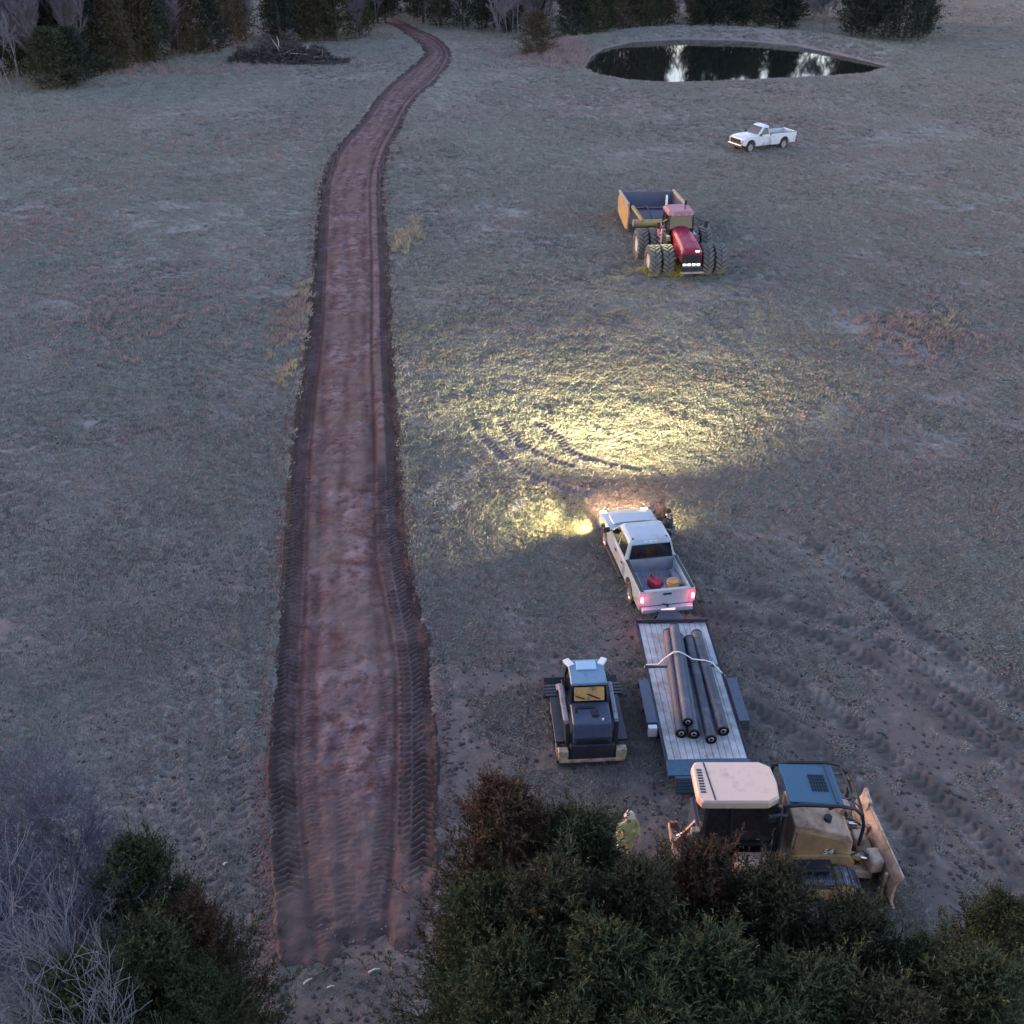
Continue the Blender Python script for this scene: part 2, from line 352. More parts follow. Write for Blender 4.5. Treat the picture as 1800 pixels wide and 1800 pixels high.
rut_vignette_mask = np.maximum(rut_vignette_mask, .75 * near_vignette * sstep(.3, .7, fbm(GX, GY, .9, 4, 201)) * (np.abs(GX) < 30))  # vignette darkening painted into the near ground's colour, broken up by noise
rut_vignette_mask = np.maximum(rut_vignette_mask, .7 * (1 - sstep(22, 44, GY)) * sstep(.48, .66, fbm(GX, GY, .55, 5, 202)) * (GY > 5))
psd = np.full(GX.shape, 50.0); pm = (GY > 120) & (GY < 240) & (GX > -10) & (GX < 120); psd[pm] = pond_sd(GX[pm], GY[pm])
Z = np.where(psd < 3, Z * sstep(0, 3, psd) + (-.25 + psd * .22) * (1 - sstep(0, 3, psd)), Z)
Z = np.maximum(Z, -2.0)
dam = np.exp(-((psd - 5) / 3.2) ** 2) * sstep(-8, 12, GY - pond_c[1] + np.abs(GX - pond_c[0]) * .10)
Z += dam * 1.1 * (psd > 0)
dirtm = np.clip(dam * .9, 0, 1) * .3 + .5 * (1 - sstep(.3, 1.5, psd))
for u, v, r, a in spots_dirt:
    x, y = P(u, v); k = 1 if y < 80 else 1.5
    dirtm = np.maximum(dirtm, a * np.exp(-(((GX - x) / r) ** 2 + ((GY - y) / (r * k)) ** 2)) * (.4 + 1.1 * fbm(GX, GY, .9 / max(1, y / 60), 3, 77)))
dirtm = np.maximum(dirtm, .35 * np.exp(-((D_ - hw_) / .5) ** 2) * fbm(GX, GY, .6, 3, 8))
dirtm = np.maximum(dirtm, .45 * sstep(.50, .66, fbm(GX, GY, .05, 5, 331)) * (GY > 30))
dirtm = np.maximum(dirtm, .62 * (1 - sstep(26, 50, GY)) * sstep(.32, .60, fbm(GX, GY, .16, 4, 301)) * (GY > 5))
n0 = GX.shape[0]; n1 = GX.shape[1]
print('grid', GX.shape)
idx = np.arange(n0 * n1).reshape(n0, n1)
F = np.stack([idx[:-1, :-1], idx[:-1, 1:], idx[1:, 1:], idx[1:, :-1]], -1).reshape(-1, 4)
def mixn(nt, fac, a, b):
    m = nt.nodes.new('ShaderNodeMix'); m.data_type = 'RGBA'
    for s, x in ((6, a), (7, b)):
        if isinstance(x, tuple): m.inputs[s].default_value = (*x, 1)
        else: nt.links.new(x, m.inputs[s])
    if isinstance(fac, (int, float)): m.inputs[0].default_value = fac
    else: nt.links.new(fac, m.inputs[0])
    return m.outputs[2]
def noisen(nt, vec, scale, det=5, ro=.6, lo=.35, hi=.65, stretch=None):
    if stretch:
        mp = nt.nodes.new('ShaderNodeMapping'); mp.inputs['Scale'].default_value = stretch; nt.links.new(vec, mp.inputs[0]); vec = mp.outputs[0]
    n = nt.nodes.new('ShaderNodeTexNoise'); n.inputs['Scale'].default_value = scale; n.inputs['Detail'].default_value = det; n.inputs['Roughness'].default_value = ro
    nt.links.new(vec, n.inputs['Vector'])
    r = nt.nodes.new('ShaderNodeMapRange'); r.inputs[1].default_value = lo; r.inputs[2].default_value = hi; nt.links.new(n.outputs[0], r.inputs[0])
    return r.outputs[0]
def mul(nt, a, b):
    m = nt.nodes.new('ShaderNodeMath'); m.operation = 'MULTIPLY'
    for i, x in enumerate((a, b)):
        if isinstance(x, (int, float)): m.inputs[i].default_value = x
        else: nt.links.new(x, m.inputs[i])
    return m.outputs[0]
def ground_mat():
    m = bpy.data.materials.new('pasture'); m.use_nodes = True; nt = m.node_tree; b = nt.nodes['Principled BSDF']
    tc = nt.nodes.new('ShaderNodeTexCoord').outputs['Object']
    c = mixn(nt, noisen(nt, tc, .06, 4, .6, .3, .7), (.275, .285, .24), (.305, .285, .255))
    c = mixn(nt, mul(nt, noisen(nt, tc, .35, 6, .7, .42, .7), .5), c, (.25, .215, .20))
    c = mixn(nt, mul(nt, noisen(nt, tc, 1.6, 6, .7, .45, .75), .45), c, (.38, .355, .325))
    c = mixn(nt, mul(nt, noisen(nt, tc, 4.0, 6, .75, .48, .72), .5), c, (.13, .122, .11))
    c = mixn(nt, mul(nt, noisen(nt, tc, .8, 6, .8, .5, .8, (.5, 1.6, 1)), .5), c, (.19, .20, .17))
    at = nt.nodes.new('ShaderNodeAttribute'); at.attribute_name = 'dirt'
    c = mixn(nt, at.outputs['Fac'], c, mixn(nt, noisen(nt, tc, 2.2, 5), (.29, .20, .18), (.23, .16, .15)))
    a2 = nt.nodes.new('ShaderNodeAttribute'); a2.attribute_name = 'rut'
    c = mixn(nt, mul(nt, a2.outputs['Fac'], noisen(nt, tc, 1.3, 4, .6, .1, .45)), c, (.10, .088, .078))  # one dark colour for real ruts and the painted near vignette
    nt.links.new(c, b.inputs['Base Color']); b.inputs['Roughness'].default_value = .95; b.inputs['Specular IOR Level'].default_value = .0
    n = nt.nodes.new('ShaderNodeTexNoise'); n.inputs['Scale'].default_value = 14; n.inputs['Detail'].default_value = 5; nt.links.new(tc, n.inputs['Vector'])
    bp = nt.nodes.new('ShaderNodeBump'); bp.inputs['Strength'].default_value = .6; bp.inputs['Distance'].default_value = .05
    nt.links.new(n.outputs[0], bp.inputs['Height']); nt.links.new(bp.outputs[0], b.inputs['Normal'])
    return m
g = np_obj('pasture_ground', np.stack([GX, GY, Z], -1).reshape(-1, 3), F, ground_mat(), None, {'dirt': dirtm.ravel(), 'rut': rut_vignette_mask.ravel()}, True)
tag(g, kind='structure')
def ground_h(x, y, A_=None):
    """bilinear height of the finished ground"""
    A_ = Z if A_ is None else A_
    i = np.clip(np.searchsorted(gy, y) - 1, 0, len(gy) - 2); j = np.clip(np.searchsorted(gx, x) - 1, 0, len(gx) - 2)
    ty = (y - gy[i]) / (gy[i + 1] - gy[i]); tx = (x - gx[j]) / (gx[j + 1] - gx[j])
    return (A_[i, j] * (1 - tx) + A_[i, j + 1] * tx) * (1 - ty) + (A_[i + 1, j] * (1 - tx) + A_[i + 1, j + 1] * tx) * ty
# ---------------------------------------------------------------- road strip
Ltot = RPs[-1]; ss = []; s = 0.0
while s < Ltot:
    ss.append(s); s += .05 if s < 34 else min(.05 + (s - 34) * .004, .5)
ss = np.array(ss); NT = 101; tt = np.linspace(-1, 1, NT)
cx = np.interp(ss, RPs, [p[0] for p in RPxy]); cy = np.interp(ss, RPs, [p[1] for p in RPxy]); hh = np.interp(ss, RPs, RPh)
tx = np.gradient(cx, ss); ty = np.gradient(cy, ss)
k = np.ones(25) / 25; pad = lambda a: np.convolve(np.pad(a, 12, mode='edge'), k, 'valid')
tx, ty = pad(tx), pad(ty); ln = np.hypot(tx, ty); tx /= ln; ty /= ln
SS, TT = np.meshgrid(ss, tt, indexing='ij')
off = TT * (hh[:, None] + .12)
RX = cx[:, None] + ty[:, None] * off; RY = cy[:, None] - tx[:, None] * off
base = ground_z(RX, RY)
m_in = hh[:, None] - np.abs(off)
wob = (fbm(SS, SS * 0 + np.sign(TT) * 9, .9, 4, 12) - .5) * .9
RZ = base + .035 + .05 * (1 - TT ** 2) + (fbm(RX, RY, .7, 4, 44) - .5) * .10 + (fbm(RX, RY, 4, 5, 45) - .5) * .09 * (.3 + 1.2 * fbm(RX, RY, .35, 2, 46))
fade_far = 1 - sstep(60, 110, SS)
def band(c, wd, pitch, amp, tw, sgn, s0=0, s1=1e9, z=None):
    d = np.abs(off - c); ins = (1 - sstep(wd * .42, wd * .55, d)) * sstep(s0 - .6, s0 + .6, SS) * (1 - sstep(s1 - .6, s1 + .6, SS))
    ph = (SS + sgn * np.abs(off - c) * tw + (fbm(SS, off * .5, .5, 2, 33) - .5) * .2) / pitch * 2 * math.pi
    br = .4 + .7 * sstep(.35, .6, fbm(SS, off, .7, 2, int(pitch * 100) + 3))
    RZ[:] += ins * (np.clip(np.sin(ph) * 1.7, -1, 1) * .5 * amp * br - amp * .35)
    return ins
HW = hh[:, None]
edgeband = band(-HW + .48, .70, .24, .15, .75, 1, 4) + band(HW - .42, .66, .24, .12, .75, 1, 4) + band(HW - .95, .34, .24, .07, .6, -1, 5, 26)
band(-HW + 1.25, .5, .16, .028, .3, 1, 2, 30); band(HW - 1.5, .5, .16, .028, .3, 1, 2, 34); band(0 * HW - .2, .5, .18, .02, .3, 1, 0, 14)
ofw = off + (fbm(SS, SS * 0 + 3, .12, 3, 81) - .5) * .9
# grooves beside the smoothed middle, thrown-up berm at the rim
for c, dpt, wd in ((-HW + .95, .07, .12), (HW - 1.22, .06, .10)):
    RZ -= dpt * np.exp(-((off - c) / wd) ** 2)
berm = np.exp(-((m_in - .10) / .17) ** 2); RZ += berm * (.04 + .26 * (fbm(SS, off, 2.4, 4, 61) - .3)) * (.3 + .7 * fade_far)
RZ += (fbm(RX, RY, 1.6, 4, 71) - .5) * .10 * sstep(.35, .6, fbm(RX, RY, .3, 2, 72))
RZ -= sstep(.10, -.12, m_in + wob * .5) * .30
RZ -= (1 - sstep(.6, 3.4, SS + (fbm(RX, RY, 1.1, 3, 55) - .5) * 4)) * .3
groove = (np.exp(-((off + HW - .95) / .15) ** 2) + np.exp(-((off - HW + 1.22) / .14) ** 2)) * (.35 + .9 * fbm(SS, off, .5, 3, 85))
lane = np.exp(-((ofw + .45 * HW) / .26) ** 2) + np.exp(-((ofw - .38 * HW) / .24) ** 2) + .7 * np.exp(-((ofw * .7 + .25 * np.sin(SS * .11) + .1) / .16) ** 2)
RZ -= lane * .03
a_, b_ = RX.shape; idx = np.arange(a_ * b_).reshape(a_, b_)
F = np.stack([idx[:-1, :-1], idx[:-1, 1:], idx[1:, 1:], idx[1:, :-1]], -1).reshape(-1, 4)
def road_mat():
    m = bpy.data.materials.new('red_clay_road'); m.use_nodes = True; nt = m.node_tree; b = nt.nodes['Principled BSDF']
    tc = nt.nodes.new('ShaderNodeTexCoord').outputs['Object']
    A = lambda n: (lambda q: (setattr(q, 'attribute_name', n), q.outputs['Fac'])[1])(nt.nodes.new('ShaderNodeAttribute'))
    c = mixn(nt, noisen(nt, tc, .22, 5, .6, .35, .65, (1, .5, 1)), (.130, .076, .072), (.185, .124, .120))
    c = mixn(nt, mul(nt, noisen(nt, tc, .8, 6, .7, .44, .60, (1.15, .85, 1)), .75), c, (.27, .20, .20))
    c = mixn(nt, mul(nt, noisen(nt, tc, 1.8, 7, .75, .47, .60), .85), c, (.085, .042, .038))
    c = mixn(nt, mul(nt, noisen(nt, tc, .22, 4, .6, .44, .58, (1.1, .9, 1)), .75), c, (.155, .11, .09))
    c = mixn(nt, mul(nt, A('lane'), mul(nt, noisen(nt, tc, .5, 3, .5, .35, .6), .8)), c, (.085, .042, .038))
    c = mixn(nt, mul(nt, A('groove'), .8), c, (.070, .034, .031))
    c = mixn(nt, mul(nt, A('edge'), .75), c, (.068, .048, .045))
    c = mixn(nt, mul(nt, A('start'), noisen(nt, tc, 1.2, 5, .7, .3, .55)), c, (.115, .085, .078))
    nt.links.new(c, b.inputs['Base Color']); b.inputs['Roughness'].default_value = .9; b.inputs['Specular IOR Level'].default_value = .05
    n = nt.nodes.new('ShaderNodeTexNoise'); n.inputs['Scale'].default_value = 12; n.inputs['Detail'].default_value = 6; nt.links.new(tc, n.inputs['Vector'])
    bp = nt.nodes.new('ShaderNodeBump'); bp.inputs['Strength'].default_value = .5; bp.inputs['Distance'].default_value = .04
    nt.links.new(n.outputs[0], bp.inputs['Height']); nt.links.new(bp.outputs[0], b.inputs['Normal'])
    return m
sfade = 1 - sstep(1.5, 8.5, SS + wob * 6)
rd = np_obj('dirt_road', np.stack([RX, RY, RZ], -1).reshape(-1, 3), F, road_mat(), None,
            {'edge': np.clip(edgeband * .8 + berm * .6 + 1.2 * (1 - sstep(.05, .45, m_in + wob * .3)), 0, 1.3).ravel(), 'groove': np.clip(groove, 0, 1).ravel(), 'lane': np.clip(lane, 0, 1).ravel(), 'start': sfade.ravel()}, True)
tag(rd, kind='structure')
# ---------------------------------------------------------------- pond water
pc = pond_c; wv = [(pc[0] + (x - pc[0]) * 1.03, pc[1] + (y - pc[1]) * 1.06, -.25) for x, y in pond]
mw = mat('pond_water', (.012, .014, .012), .03, spec=.6, bump=0)
nt = mw.node_tree; tcw = nt.nodes.new('ShaderNodeTexCoord'); nw = nt.nodes.new('ShaderNodeTexNoise'); nw.inputs['Scale'].default_value = 1.6; nw.inputs['Detail'].default_value = 3
nt.links.new(tcw.outputs['Object'], nw.inputs['Vector']); bw = nt.nodes.new('ShaderNodeBump'); bw.inputs['Strength'].default_value = .06; bw.inputs['Distance'].default_value = .05
nt.links.new(nw.outputs[0], bw.inputs['Height']); nt.links.new(bw.outputs[0], nt.nodes['Principled BSDF'].inputs['Normal'])
wm = MB(); wm.add(wv, [tuple(range(len(wv)))]); tag(wm.build('pond_water', mw), kind='structure')
# ---------------------------------------------------------------- vehicles
def wheel_set(prefix_r, w_, rim_r, tyre_m='tyre', rim_m='alu', spokes=6, lug=0):
    r = prefix_r; h = w_ / 2
    t = MB().lathe([(-h * .8, rim_r), (-h, rim_r + .02), (-h, r - .08 * r), (-h * .75, r), (h * .75, r), (h, r - .08 * r), (h, rim_r + .02), (h * .8, rim_r)], n=28, closed=True).mesh('tyre', M[tyre_m])
    m = MB().lathe([(-h * .7, rim_r * .97), (-h * .85, rim_r * 1.02), (-h * .85, rim_r * .9), (-h * .55, rim_r * .85), (-h * .4, rim_r * .3), (-h * .62, rim_r * .22), (h * .62, rim_r * .22), (h * .4, rim_r * .3), (h * .55, rim_r * .85), (h * .85, rim_r * .9), (h * .85, rim_r * 1.02), (h * .7, rim_r * .97)], n=24)
    for s in (-1, 1):
        for k in range(spokes):
            a = 2 * math.pi * k / spokes
            m.bar((rim_r * .2 * math.cos(a), s * h * .60, rim_r * .2 * math.sin(a)), (rim_r * .88 * math.cos(a), s * h * .72, rim_r * .88 * math.sin(a)), rim_r * .16, .03)
    return t, m.mesh('rim', M[rim_m])
def put_wheel(root, x, y, r, meshes, steer=0):
    wh = empty('wheel', (x, y, r)); wh.parent = root; wh.rotation_euler = (0, 0, steer)
    inst('tyre', meshes[0], wh); inst('rim', meshes[1], wh)
    if len(meshes) > 2: inst('tread', meshes[2], wh)
    return wh
def arch(cx, r, z0, n=9): return [(cx + r * math.cos(math.pi * k / n), z0 + r * math.sin(math.pi * k / n)) for k in range(n + 1)]   # front side first
def pickup(root, wb, front, rear, cab_r, ws_b, body, crew, steps=True):
    """x forward; cab_r = back of cab, ws_b = foot of the windscreen"""
    fa, ra = wb / 2, -wb / 2; F_, Re = fa + front, ra - rear; hw = 1.0; zb = .46; ar = .50
    tum = lambda x, y, z: (x - (.10 * abs(y) ** 3 if x > F_ - .3 else 0), y * (1 - .05 * max(0, z - .95) - (.035 if z < .6 else 0)), z)
    # front clip and cab lower half
    a = arch(fa, ar, .50)
    poly = [(cab_r, zb), (cab_r, 1.20), (ws_b - .1, 1.22), (ws_b + .25, 1.25), (F_ - .35, 1.17), (F_ - .05, 1.08), (F_, .95), (F_ + .02, .62)] + [(a[0][0], .50)] + a[1:-1] + [(a[-1][0], .50), (a[-1][0] - .04, zb)]
    MB().prism(poly, -hw, hw, tum).build('body', body, root, .035, 3)
    # raised hood
    hd = MB(); hz = lambda x: 1.25 + (F_ - .4 - x) * .03
    hd.loft([[(x, y * wv, z) for y, z in ((-.78, 1.12), (-.72, 1.245 + dz), (-.4, 1.285 + dz), (.4, 1.285 + dz), (.72, 1.245 + dz), (.78, 1.12))] for x, wv, dz in ((ws_b + .14, 1.03, .04), (ws_b + .8, 1.03, .015), (F_ - .45, .98, -.045), (F_ - .16, .9, -.12))], True, False)
    hd.build('hood', body, root, .02, 2)
    MB().box((F_ + .0, 0, .86), (.08, 1.5, .32)).build('grille', M['black'], root, .02)
    MB().box((F_ + .05, 0, .56), (.16, 1.86, .20)).build('front_bumper', M['chrome'], root, .03)
    for s in (-1, 1):
        MB().box((F_ - .03, s * .82, .92), (.12, .24, .26)).build('headlight', M['headl'] if crew else M['headoff'], root, .03)
    # greenhouse
    zt = 1.86; x0, x1 = cab_r, ws_b; t0, t1 = cab_r + .10, ws_b - .78; wbm, wt = .935, .77
    def rr(xa, xb, wy, z, c=.10, wf=1.0):
        return [(xa + c, -wy, z), (xb - c, -wy * wf, z), (xb, -(wy - c) * wf, z), (xb, (wy - c) * wf, z), (xb - c, wy * wf, z), (xa + c, wy, z), (xa, wy - c, z), (xa, -(wy - c), z)]
    g_ = MB(); g_.loft([rr(x0, x1, wbm, 1.17), rr(x0 + .03, x1 - .22, .90, 1.34), rr(t0, t1, wt, zt), rr(t0 + .12, t1 - .1, wt - .1, zt + .055), rr(t0 + .45, t1 - .4, wt - .4, zt + .075)], True, False)
    g_.build('cab', body, root, .03, 3)
    def side(x, z, s, out=.012):
        k = (z - 1.34) / (zt - 1.34) if z > 1.34 else 0
        y = .90 + (wt - .90) * k if z > 1.34 else .90 + (wbm - .90) * (1.34 - z) / .17
        return (x, s * (y + out), z)
    xf = lambda z: (x1 - .22) + (t1 - (x1 - .22)) * (z - 1.34) / (zt - 1.34) if z > 1.34 else x1 - .22 * (z - 1.17) / .17
    xr = lambda z: x0 + .03 + (t0 - x0 - .03) * (z - 1.34) / (zt - 1.34)
    zl, zh = 1.27, 1.765
    for s in (-1, 1):
        mid = (x0 + x1) / 2 - .12
        wins = [(mid + .05, None), (None, mid - .05)] if crew else [(None, None)]
        for (a0, a1) in wins:
            lo0 = a0 if a0 else xr(zl) + .17; hi0 = a0 if a0 else xr(zh) + .16
            lo1 = a1 if a1 else xf(zl) - .20; hi1 = a1 if a1 else xf(zh) - .14
            pts = [side(lo0, zl, s), side(lo1, zl, s), side(hi1, zh, s), side(hi0, zh, s)]
            if s > 0: pts = pts[::-1]
            MB().pane(*pts, th=.006).build('side_window', M['glass'], root)
            xm = (lo0 + lo1) / 2
            dl, dr_ = (lo0 - .10, lo1 + .12)
            dd = MB().pane((dl, s * 1.004, .58), (dr_, s * 1.004, .58), (dr_, s * .992, 1.12), (dl, s * .992, 1.12), th=.004 * s); d_ = dd.build('door', body, root)
            MB().box((dl + .14, s * 1.02, 1.02), (.16, .03, .04)).build('handle', M['black'] if crew else body, d_)
        mr = MB().box((ws_b - .28, s * 1.14, 1.32), (.10, .24, .20)).box((ws_b - .26, s * .98, 1.27), (.05, .14, .05)).build('mirror', M['black'], root, .02)
    # windscreen and rear window
    fx = lambda z: xf(z) + .012; wy = lambda z: .90 + (wt - .90) * (z - 1.34) / (zt - 1.34) - .13
    MB().pane((fx(1.30) + .03, -wy(1.34), 1.30), (fx(1.30) + .03, wy(1.34), 1.30), (fx(1.80), wy(1.80), 1.80), (fx(1.80), -wy(1.80), 1.80), th=.006).build('windscreen', M['glass'], root)
    rx = lambda z: xr(z) - .008
    MB().pane((rx(1.28) - .012, wy(1.34) + .04, 1.26), (rx(1.28) - .012, -wy(1.34) - .04, 1.26), (rx(1.79), -wy(1.8) - .05, 1.79), (rx(1.79), wy(1.8) + .05, 1.79), th=.006).build('rear_window', M['glass'], root)
    # bed
    bt = 1.28; a = arch(ra, ar, .50)
    for s in (-1, 1):
        pb = [(Re + .04, zb + .04), (Re, 1.0), (Re, bt), (cab_r - .03, bt), (cab_r - .03, zb), (a[0][0], zb), (a[0][0], .50)] + a[1:-1] + [(a[-1][0], .50), (a[-1][0], zb + .02)]
        MB().prism(pb, s * hw, s * (hw - .17), tum).build('bed_side', body, root, .025, 2)
        MB().box(((Re + cab_r) / 2, s * .895, bt + .004), (cab_r - Re - .08, .12, .03)).build('bed_rail', M['rail'], root)
        MB().box((ra, s * .72, .82), (.95, .24, .26)).build('wheel_well', M['bedliner'], root, .03)
        MB().box((Re + .015, s * .90, .98), (.12, .17, .42)).build('tail_light', M['brake'] if crew else M['redplastic'], root, .02)
        if crew: MB().box((Re - .06, s * .90, 1.0), (.06, .09, .20)).build('tail_light_bulb', M['brakecore'], root, .02)
        if steps: MB().bar((fa - .62, s * 1.03, .44), (cab_r + .1, s * 1.03, .44), .13, .06).build('side_step', M['black'], root, .02)
    MB().box(((Re + cab_r) / 2, 0, .70), (cab_r - Re - .1, 1.68, .06)).build('bed_floor', M['bedliner'], root)
    rb = MB()
    for k in range(9): rb.box(((Re + cab_r) / 2, -.48 + k * .12, .74), (cab_r - Re - .3, .05, .02))
    rb.build('bed_ribs', M['bedliner'], root)
    MB().box((cab_r - .07, 0, .97), (.06, 1.68, .60)).build('bed_front_panel', M['bedliner'], root)
    MB().box((Re + .05, 0, .97), (.09, 1.64, .60)).box((Re + .06, 0, 1.275), (.13, 1.66, .03)).build('tailgate', body, root, .015)
    MB().box((Re - .005, 0, 1.13), (.02, .30, .07)).build('tailgate_handle', M['black'], root)
    MB().box((Re - .10, 0, .58), (.20, 1.80, .18)).build('rear_bumper', body if crew else M['black'], root, .03)
    MB().box((Re - .212, 0, .59), (.02, .5, .13)).build('licence_recess', M['plate'] if crew else M['black'], root)
    # chassis, axles
    ch = MB().box((0, .42, .50), (wb + 1.3, .09, .16)).box((0, -.42, .50), (wb + 1.3, .09, .16)).box((fa - .5, 0, .5), (1.4, .7, .25)).box((.2, 0, .62), (wb - 1.1, 1.6, .2))
    ch.bar((fa, -.8, .40), (fa, .8, .40), .12).bar((ra, -.8, .40), (ra, .8, .40), .12).box((ra, 0, .4), (.35, .35, .3)).build('chassis', M['black'], root)
    ws = wheel_set(.41, .27, .25)
    for x in (fa, ra):
        for y in (-.86, .86): put_wheel(root, x, y, .41, ws)
    if crew:
        for s in (-.62, .62): MB().box((t0 + .22, s, zt + .055), (.09, .07, .05)).build('cab_marker_light', M['marker'], root, .01)
        for s in (-.18, 0, .18): MB().box((t0 + .045, s, zt + .015), (.04, .12, .03)).build('cargo_lamp', M['whitepl'], root, .01)
        MB().bar((Re - .1, 0, .46), (Re - .55, 0, .46), .07).build('hitch_receiver', M['black'], root)
        MB().tube([(Re - .52, 0, .50), (Re - .52, 0, .60)], .035).build('hitch_ball', M['chrome'], root)
# near truck
tr_x, tr_y, tr_a = 4.82, 31.55, R(99.7)
truck = empty('pickup_truck', (tr_x, tr_y, gz(tr_x, tr_y)), tr_a, 'white crew cab pickup with glowing brake lights, towing the flatbed trailer', 'pickup truck')
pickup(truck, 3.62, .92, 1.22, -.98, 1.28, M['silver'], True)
# far truck
x, y = P(1336, 262); a = math.atan2(-1.55, -3.3)
far = empty('pickup_truck', (x, y, gz(x, y)), a, 'white single cab pickup with long open bed parked alone below the pond', 'pickup truck')
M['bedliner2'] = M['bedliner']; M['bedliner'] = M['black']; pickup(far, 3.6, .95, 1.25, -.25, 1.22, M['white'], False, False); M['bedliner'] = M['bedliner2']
far.scale = (1.08, 1.08, 1.20)
# cargo in the near truck's bed
def at(root, x, y, z):
    c, s = math.cos(root.rotation_euler.z), math.sin(root.rotation_euler.z)
    return (root.location.x + c * x - s * y, root.location.y + s * x + c * y, root.location.z + z)
fc = empty('fuel_can', at(truck, -2.05, .12, .745), tr_a + .5, 'magenta red fuel can lying in the pickup bed left of the tan bucket', 'fuel can')
MB().box((0, 0, .16), (.52, .36, .32)).build('can', M['redplastic'], fc, .06, 3)
MB().tube([(-.15, 0, .31), (-.13, 0, .39), (.10, 0, .39), (.12, 0, .31)], .022, 6).build('handle', M['redplastic'], fc)
MB().tube([(.19, 0, .30), (.24, 0, .40)], .03, 8).build('spout', M['black'], fc)
bk = empty('bucket', at(truck, -2.35, -.42, .745), tr_a, 'tan orange round bucket in the pickup bed beside the right rail', 'bucket')
MB().lathe([(0, .18), (.38, .23), (.39, .21), (.35, .20)], axis='z', n=20).build('pail', M['orange'], bk)
MB().tube([(0, -.22, .38), (.1, -.15, .45), (.12, 0, .47), (.1, .15, .45), (0, .22, .38)], .012, 5).build('handle', M['chrome'], bk)
MB().lathe([(.36, .02), (.40, .20), (.42, .19)], axis='z', n=20).build('lid', M['orange'], bk)
bgp = MB()
bgp.loft([[(x_, y_ * s_, z_ * h_) for y_, z_ in ((-.13, 0), (-.15, .09), (-.06, .17), (.06, .16), (.14, .10), (.13, 0))] for x_, s_, h_ in ((-.24, .4, .4), (-.14, 1, 1), (.03, 1.1, .8), (.16, .9, 1.05), (.25, .4, .4))])
tag(bgp.build('cloth_bag', M['pinkcloth'], None, loc=at(truck, -2.22, -.12, .745), rz=tr_a + .3), 'pale pinkish cloth bag between the fuel can and the tan bucket', 'bag')
# headlights: two reflectors each, their own lamps
def spot(name, root, loc, yaw, pitch, size, en, col, blend=.5, scl=(1, 1, 1), rad=.08):
    d = bpy.data.lights.new(name, 'SPOT'); d.energy = en; d.color = col; d.spot_size = R(size); d.spot_blend = blend; d.shadow_soft_size = rad
    o = bpy.data.objects.new(name, d); sc.collection.objects.link(o); o.parent = root; o.location = loc
    o.rotation_euler = Euler((R(90 - pitch), 0, R(-90 + yaw))); o.scale = scl; return o
YL = (1.0, .90, .44)
for s in (-1, 1):
    spot('headlight_low_beam', truck, (2.86, s * .80, .95), -12, 5.8, 118, 1300, YL, 1.0, (1, .075, 1))
    spot('headlight_high_beam', truck, (2.86, s * .80, .97), -10, 4.4, 104, 2700, YL, 1.0, (1, .05, 1))
spot('fog_lamp', truck, (2.70, 1.04, .62), 60, 8, 104, 480, (1.0, .86, .36), .6, (1, .16, 1))
spot('fog_lamp', truck, (2.70, 1.04, .62), 48, 32, 90, 75, (1.0, .84, .30), .5, (1, .6, 1))
spot('fog_lamp', truck, (2.70, -1.04, .62), -66, 28, 80, 40, (1.0, .86, .36), .6, (1, .6, 1))
spot('fog_lamp', truck, (2.98, 0, .62), -10, 17, 120, 130, (1.0, .55, .30), .9)
for s in (-1, 1):
    d = bpy.data.lights.new('tail_lamp', 'POINT'); d.energy = 1.0; d.color = (1, .08, .14); d.shadow_soft_size = .08
    o = bpy.data.objects.new('tail_lamp', d); sc.collection.objects.link(o); o.parent = truck; o.location = (-3.18, s * .92, 1.0)
# ---------------------------------------------------------------- trailer
tl_a = math.atan2(27.5 - 21.2, 5.38 - 5.56)
tlr = empty('flatbed_trailer', (5.47, 24.35, gz(5.47, 24.35)), tl_a, 'black flatbed trailer with pale plank deck and steel ramp hitched behind the crew cab pickup', 'trailer')
L2 = 3.15; W2 = 1.13; dz = .64
fr = MB()
for s in (-1, 1):
    fr.box((0, s * (W2 + .03), dz - .09), (2 * L2, .06, .20))
for k in range(8): fr.box((-L2 + .3 + k * .8, 0, dz - .10), (.07, 2 * W2, .10))
fr.bar((L2, -.95, dz - .15), (L2 + 1.15, -.06, dz - .16), .10, .12).bar((L2, .95, dz - .15), (L2 + 1.15, .06, dz - .16), .10, .12)
fr.build('frame', M['steelblk'], tlr)
npl = 12; pw = 2 * W2 / npl
pm = [MB().box((0, 0, 0), (L, pw - .014, .045)).mesh('plank', M['wood']) for L in (3.98, 2.22)]
for k in range(npl):
    o = inst('plank', pm[0], tlr, (-L2 + 2.01 + .0, -W2 + pw * (k + .5), dz + .010 + random.uniform(-.004, .004)), (0, random.uniform(-.002, .002), 0))
    o = inst('plank', pm[1], tlr, (L2 - 1.14, -W2 + pw * (k + .5), dz + .010 + random.uniform(-.004, .004)), (0, random.uniform(-.002, .002), 0))
MB().box((.91, 0, dz + .012), (.10, 2 * W2, .05)).build('cross_member', M['steelblk'], tlr)
MB().box((L2 + .03, 0, dz + .12), (.08, 2 * W2 + .16, .12)).bar((L2 + .03, -.6, dz - .1), (L2 + .03, -.6, dz + .1), .06).bar((L2 + .03, .6, dz - .1), (L2 + .03, .6, dz + .1), .06).build('front_rail', M['steelblk'], tlr)
for s in (-1, 1): MB().box((.0, s * (W2 + .075), dz + .035), (2 * L2, .03, .03)).build('rub_rail', M['steelblk'], tlr)
